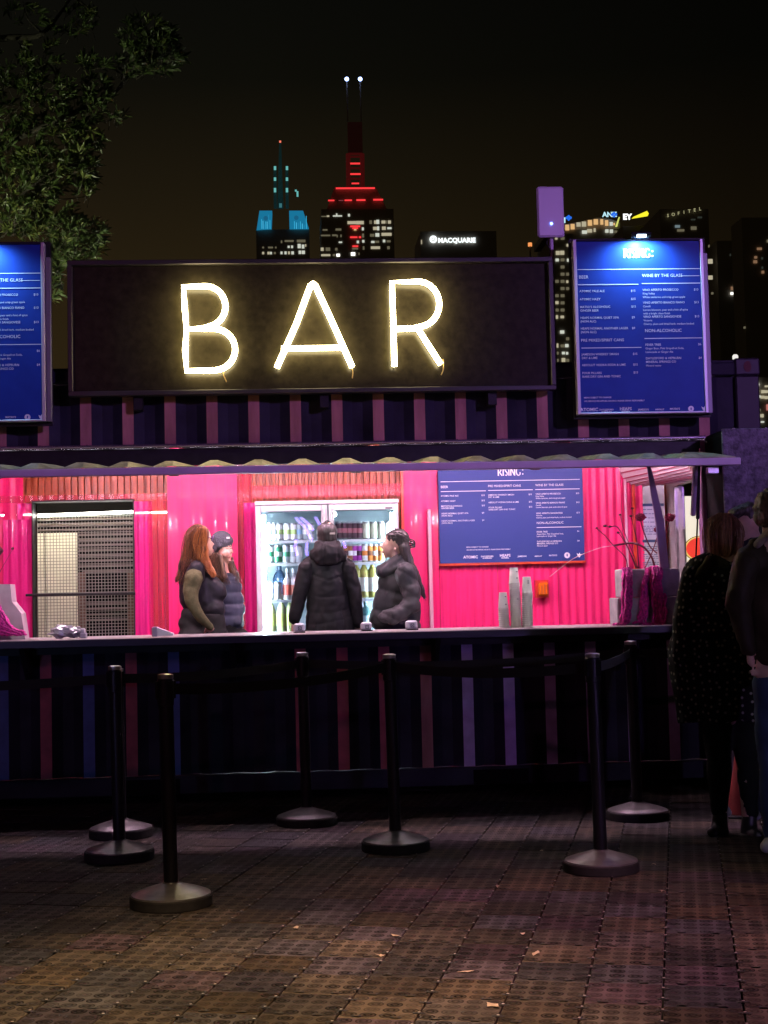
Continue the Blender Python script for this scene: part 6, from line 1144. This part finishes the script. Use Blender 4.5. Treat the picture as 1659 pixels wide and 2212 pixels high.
MB().bbox(P(1104, 690, -.03) - Vector((.003, .004, .002)), P(1112, 694, -.03) + Vector((.003, .004, .002)), .001).build('eye', M_lash, p4); mb = MB(); P.cap(mb, (1097, 742), (1096, 752), 5, 5, 2); mb.build('lips', M_lip, p4)
# ---------- outside: person 5 with spotted coat
def Cn(x, y): return x, y
G = gr(1560, 1800, .018); P = Px(1216.8, 912.6, 3.75, G.y); p5 = thing('person', (P(1330, 3300).x, G.y, .018), 'woman seen from behind in line wearing a long black coat with small pale spots', 'person')
def Lg(x, y): return ((1106 + x / 3 - 1216.8) * 3.75, (1327 + y / 3 - 912.6) * 3.75)   # lower-body reading -> same pixel space
mb = MB(); P.el(mb, (1330, 870), 110, 140, 120); P.cap(mb, (1310, 980), (1300, 1120), 70, 80); P.cap(mb, (1300, 1200), (1300, 2300), 190, 190, .65)
for s_, q in ((-1, ((1090, 1240), (1010, 1650), (1030, 2050))), (1, ((1480, 1240), (1530, 1650), (1500, 2050)))): P.cap(mb, q[0], q[1], 60, 52); P.cap(mb, q[1], q[2], 50, 38); hand(mb, P(*q[2]), Vector((0, -.05, -1)), s_, .17)
for hx, kx_, ax, ay in ((1340, 1345, 1350, 1285), (1500, 1520, 1535, 1300)): P.cap(mb, Lg(hx, 450), Lg(kx_, 850), 120, 90); P.cap(mb, Lg(kx_, 850), Lg(ax, ay), 88, 60)
fuse('body', mb, M_skin, p5, .012, 4)
for (ax, ay, tx) in ((1350, 1290, 1300), (1540, 1310, 1590)):
    mb = MB(); P.cap(mb, Lg(ax, ay), Lg(ax - 5, ay + 95), 62, 70); P.cap(mb, Lg(ax, ay + 112), Lg(tx, ay + 125), 62, 42, 1.2, 0, -.10); o_ = fuse('boot', mb, mat('black_boot_leather', (.015, .015, .015), .4, var=.2), p5, .010, 4)
    mb = MB(); P.cap(mb, Lg(ax + 20, ay - 30), Lg(ax + 45, ay - 5), 45, 40); fuse('sock', mb, mat('pale_sock', (.30, .28, .34), .8), p5, .010, 2)
mb = MB()
for hx, kx_, ax, ay in ((1335, 1330, 1345, 1270), (1500, 1520, 1545, 1290)): P.cap(mb, Lg(hx, 500), Lg(kx_, 850), 150, 105, .9); P.cap(mb, Lg(kx_, 850), Lg(ax, ay), 105, 66)
fuse('black_trousers', mb, MATS['black_cotton'], p5, .013, 4, folds(.008, 8, 2))
hm5 = hairmat('ginger_brown_hair', (.13, .05, .022), (.42, .19, .08))
mb = MB(); P.el(mb, (1305, 850), 130, 118, 135); P.cap(mb, (1290, 880), (1280, 1020), 132, 122, 1.05); P.cap(mb, (1230, 980), (1340, 1060), 80, 80, 1.1); P.cap(mb, (1380, 880), (1410, 1010), 60, 50); fuse('bob_hair', mb, hm5, p5, .009, 4, strands(.006, 60, 13))
strand_set('hair_strands', P, [[(1290, 735), (1190, 800), (1170, 930), (1180, 1060)], [(1300, 735), (1240, 850), (1230, 1080)], [(1310, 735), (1330, 850), (1320, 1090)], [(1320, 735), (1420, 840), (1430, 1060)]], hm5, p5, 150, 30, -.12, .02, seed=8, r=.002)
def dots_mat():
    m = mat('black_coat_pale_spots', (.012, .012, .012), .75, spec=.15); n = m.node_tree; b = n.nodes['Principled BSDF']; t = n.nodes.new('ShaderNodeTexCoord'); vo = n.nodes.new('ShaderNodeTexVoronoi'); vo.voronoi_dimensions = '2D'; vo.inputs['Scale'].default_value = 23; vo.inputs['Randomness'].default_value = .65
    lt = n.nodes.new('ShaderNodeMapRange'); lt.inputs[1].default_value = .21; lt.inputs[2].default_value = .10; mx_ = n.nodes.new('ShaderNodeMix'); mx_.data_type = 'RGBA'; mx_.inputs['A'].default_value = (.010, .010, .010, 1); mx_.inputs['B'].default_value = (.34, .32, .26, 1)
    sx_ = n.nodes.new('ShaderNodeSeparateXYZ'); cx_ = n.nodes.new('ShaderNodeCombineXYZ'); ma_ = n.nodes.new('ShaderNodeMath'); ma_.operation = 'MULTIPLY_ADD'; ma_.inputs[1].default_value = -.7; n.links.new(t.outputs['Object'], sx_.inputs[0]); n.links.new(sx_.outputs['Y'], ma_.inputs[0]); n.links.new(sx_.outputs['X'], ma_.inputs[2]); n.links.new(ma_.outputs[0], cx_.inputs['X']); n.links.new(sx_.outputs['Z'], cx_.inputs['Y']); n.links.new(cx_.outputs[0], vo.inputs['Vector']); n.links.new(vo.outputs['Distance'], lt.inputs[0]); n.links.new(lt.outputs[0], mx_.inputs['Factor']); n.links.new(mx_.outputs['Result'], b.inputs['Base Color']); return m
M_dot = dots_mat()
mb = MB(); P.cap(mb, (1120, 1230), (1430, 1230), 130, 120, .75); P.cap(mb, (1190, 1300), (1160, 2000), 250, 260, .72); P.cap(mb, (1400, 1300), (1420, 2000), 230, 240, .72); P.cap(mb, Lg(1240, 250), Lg(1275, 700), 290, 255, .72); P.cap(mb, Lg(1400, 250), Lg(1430, 700), 260, 250, .72); P.cap(mb, (1190, 1120), (1370, 1130), 80, 80, 1)
fuse('spotted_coat', mb, M_dot, p5, .013, 5, lambda c, n_: folds(.012, 5, 3, 1.5)(c, n_) + .012 * sin(c.x * 26 + 2 * noise.noise(c * 3)) * max(0, min(1, (1.15 - c.z) * 2)), cut=P(*Lg(1300, 690)).z)
mb = MB(); P.cap(mb, (1060, 1270), (1000, 1560), 115, 105, .9, -.05); P.cap(mb, (1000, 1560), (965, 1900), 105, 85, .9, -.07); P.cap(mb, (965, 1900), (1040, 2080), 80, 66, .9, -.05); fuse('coat_sleeve', mb, M_dot, p5, .012, 5, folds(.010, 7, 6))
mb = MB(); P.cap(mb, (1190, 1130), (1090, 1260), 48, 36, 1.0, -.10); P.cap(mb, (1190, 1120), (1290, 1150), 48, 48, 1.0, -.08); fuse('tan_scarf', mb, mat('mottled_tan_scarf', (.035, .028, .016), .85, spec=.15, var=.7, vscale=16), p5, .010, 4, folds(.01, 14, 2))
# ---------- person 6: face lit pink, leaning behind
P = Px(1216.8, 912.6, 3.75, -1.05); p6 = thing('person', (P(1500, 3300).x, P.Y, .018), 'person with dark hair leaning in, face lit pink, between the two people in line', 'person')
mb = MB(); P.el(mb, (1490, 810), 105, 135, 105, 0, .25); P.el(mb, (1455, 870), 70, 95, 80); P.cap(mb, (1398, 850), (1385, 885), 12, 14); P.cap(mb, (1430, 960), (1445, 975), 32, 30); P.cap(mb, (1530, 930), (1560, 1060), 75, 85); P.cap(mb, (1540, 1180), (1530, 1900), 170, 150, .7); P.cap(mb, (1400, 1200), (1380, 1600), 55, 50); P.cap(mb, (1380, 1600), (1420, 1950), 48, 36); hand(mb, P(1420, 1950), Vector((.1, -.1, -1)), -1, .17)
P.cap(mb, (1460, 1900), (1450, 2600), 90, 70); P.cap(mb, (1450, 2600), (1450, 3150), 68, 50); P.cap(mb, (1580, 1900), (1590, 2600), 90, 70); P.cap(mb, (1590, 2600), (1590, 3150), 68, 50); P.cap(mb, (1450, 3180), (1400, 3190), 45, 38); P.cap(mb, (1590, 3180), (1560, 3190), 45, 38); fuse('body', mb, M_skin, p6, .011, 4)
mb = MB(); P.cap(mb, (1380, 742), (1500, 700), 48, 62, 1.9); P.el(mb, (1520, 760), 100, 90, 110, .0); P.cap(mb, (1530, 780), (1545, 880), 70, 60, 1.2, .05); fuse('hair', mb, hairmat('dark_hair_streaked', (.012, .01, .009), (.10, .08, .065)), p6, .009, 3, strands(.006, 60, 21))
mb = MB(); P.cap(mb, (1510, 1080), (1600, 1080), 110, 110, .9); P.cap(mb, (1520, 1150), (1520, 1900), 210, 190, .7); P.cap(mb, (1540, 980), (1580, 1010), 85, 85); fuse('navy_jacket', mb, mat('deep_navy_fabric', (.018, .018, .04), .6, spec=.15, var=.2), p6, .013, 4, folds(.008, 8, 5))
mb = MB(); P.cap(mb, (1460, 1850), (1450, 3100), 120, 75); P.cap(mb, (1580, 1850), (1590, 3100), 120, 75); fuse('trousers', mb, mat('faded_dark_denim', (.035, .04, .065), .8, spec=.15, var=.2), p6, .014, 4, folds(.006, 9, 5))
# ---------- person 7: brown jacket and jeans at the right edge
G = gr(1655, 1850, .018); P = Px(1216.8, 912.6, 3.75, G.y); p7 = thing('person', (P(1750, 3300).x, G.y, .018), 'person cut by the right photo edge in brown jacket, pale shirt hem and jeans', 'person')
mb = MB(); P.el(mb, (1690, 720), 125, 160, 130); P.cap(mb, (1690, 850), (1700, 1000), 82, 90); P.cap(mb, (1740, 1120), (1760, 1980), 230, 200, .6); P.cap(mb, (1470, 1160), (1420, 1480), 62, 56); P.cap(mb, (1420, 1480), (1510, 1840), 52, 42, 1, 0, -.03); hand(mb, P(1505, 1840, -.03), P(1525, 1990, -.03) - P(1505, 1840, -.03), -1, .13, .3)
P.cap(mb, (2010, 1160), (2060, 1500), 62, 56); P.cap(mb, (2060, 1500), (2040, 1860), 52, 42); hand(mb, P(2040, 1860), Vector((0, -.02, -1)), 1, .19)
for x in (1660, 1860): P.cap(mb, (x, 2050), (x + 5, 2750), 120, 84); P.cap(mb, (x + 5, 2750), (x + 25, 3360), 82, 55)
fuse('body', mb, M_skin, p7, .012, 4)
mb = MB(); P.el(mb, (1690, 680), 142, 150, 150); P.el(mb, (1670, 760), 120, 120, 130); fuse('curly_hair', mb, hairmat('brown_curly_hair', (.03, .016, .008), (.17, .09, .04)), p7, .010, 2, lambda c, n_: .016 * noise.noise(c * 38) + .008 * noise.noise(c * 90))
M_bj = mat('brown_waxed_jacket', (.045, .030, .020), .55, spec=.15, var=.45, vscale=7, bump=.15)
mb = MB(); P.cap(mb, (1560, 1130), (1960, 1120), 165, 165, .7); P.cap(mb, (1760, 1250), (1780, 1800), 290, 270, .62); P.cap(mb, (1760, 1700), (1800, 1830), 240, 250, .62); P.cap(mb, (1580, 1010), (1840, 1010), 90, 90, .8); fuse('brown_jacket', mb, M_bj, p7, .013, 4, folds(.014, 6, 3, 1.3))
for q in (((1490, 1160), (1412, 1470), (1500, 1830), -1), ((2030, 1160), (2090, 1480), (2060, 1840), 1)):
    mb = MB(); P.cap(mb, q[0], q[1], 120, 96, 1, -.03); P.cap(mb, q[1], q[2], 96, 68, 1, -.03, -.04); fuse('jacket_sleeve', mb, M_bj, p7, .012, 4, folds(.012, 9, 4 + q[3]))
mb = MB(); P.cap(mb, (1570, 990), (1680, 880), 34, 40, 1.6, -.05); P.cap(mb, (1680, 900), (1800, 900), 40, 40, 1.6, -.1); fuse('pale_collar', mb, mat('pale_shearling', (.30, .24, .20), .9, bump=.6, bscale=90), p7, .010, 3)
mb = MB(); P.cap(mb, (1700, 2010), (1880, 2010), 115, 115, .8); fuse('shirt_hem', mb, mat('pale_shirt_cotton', (.42, .36, .33), .8), p7, .012, 4, folds(.006, 12, 3))
mb = MB()
for x in (1672, 1870): P.cap(mb, (x, 2120), (x + 8, 2750), 142, 104, .9); P.cap(mb, (x + 8, 2750), (x + 28, 3330), 102, 82)
fuse('blue_jeans', mb, mat('blue_denim', (.045, .065, .13), .8, spec=.15, var=.3, vscale=10, bump=.15, bscale=200), p7, .013, 4, folds(.008, 9, 7))
for x in (1690, 1900): mb = MB(); P.cap(mb, (x, 3400), (x - 45, 3440), 62, 50, 1.1, .02, -.14); fuse('white_trainer', mb, mat('off_white_trainer', (.45, .44, .46), .5), p7, .010, 3)
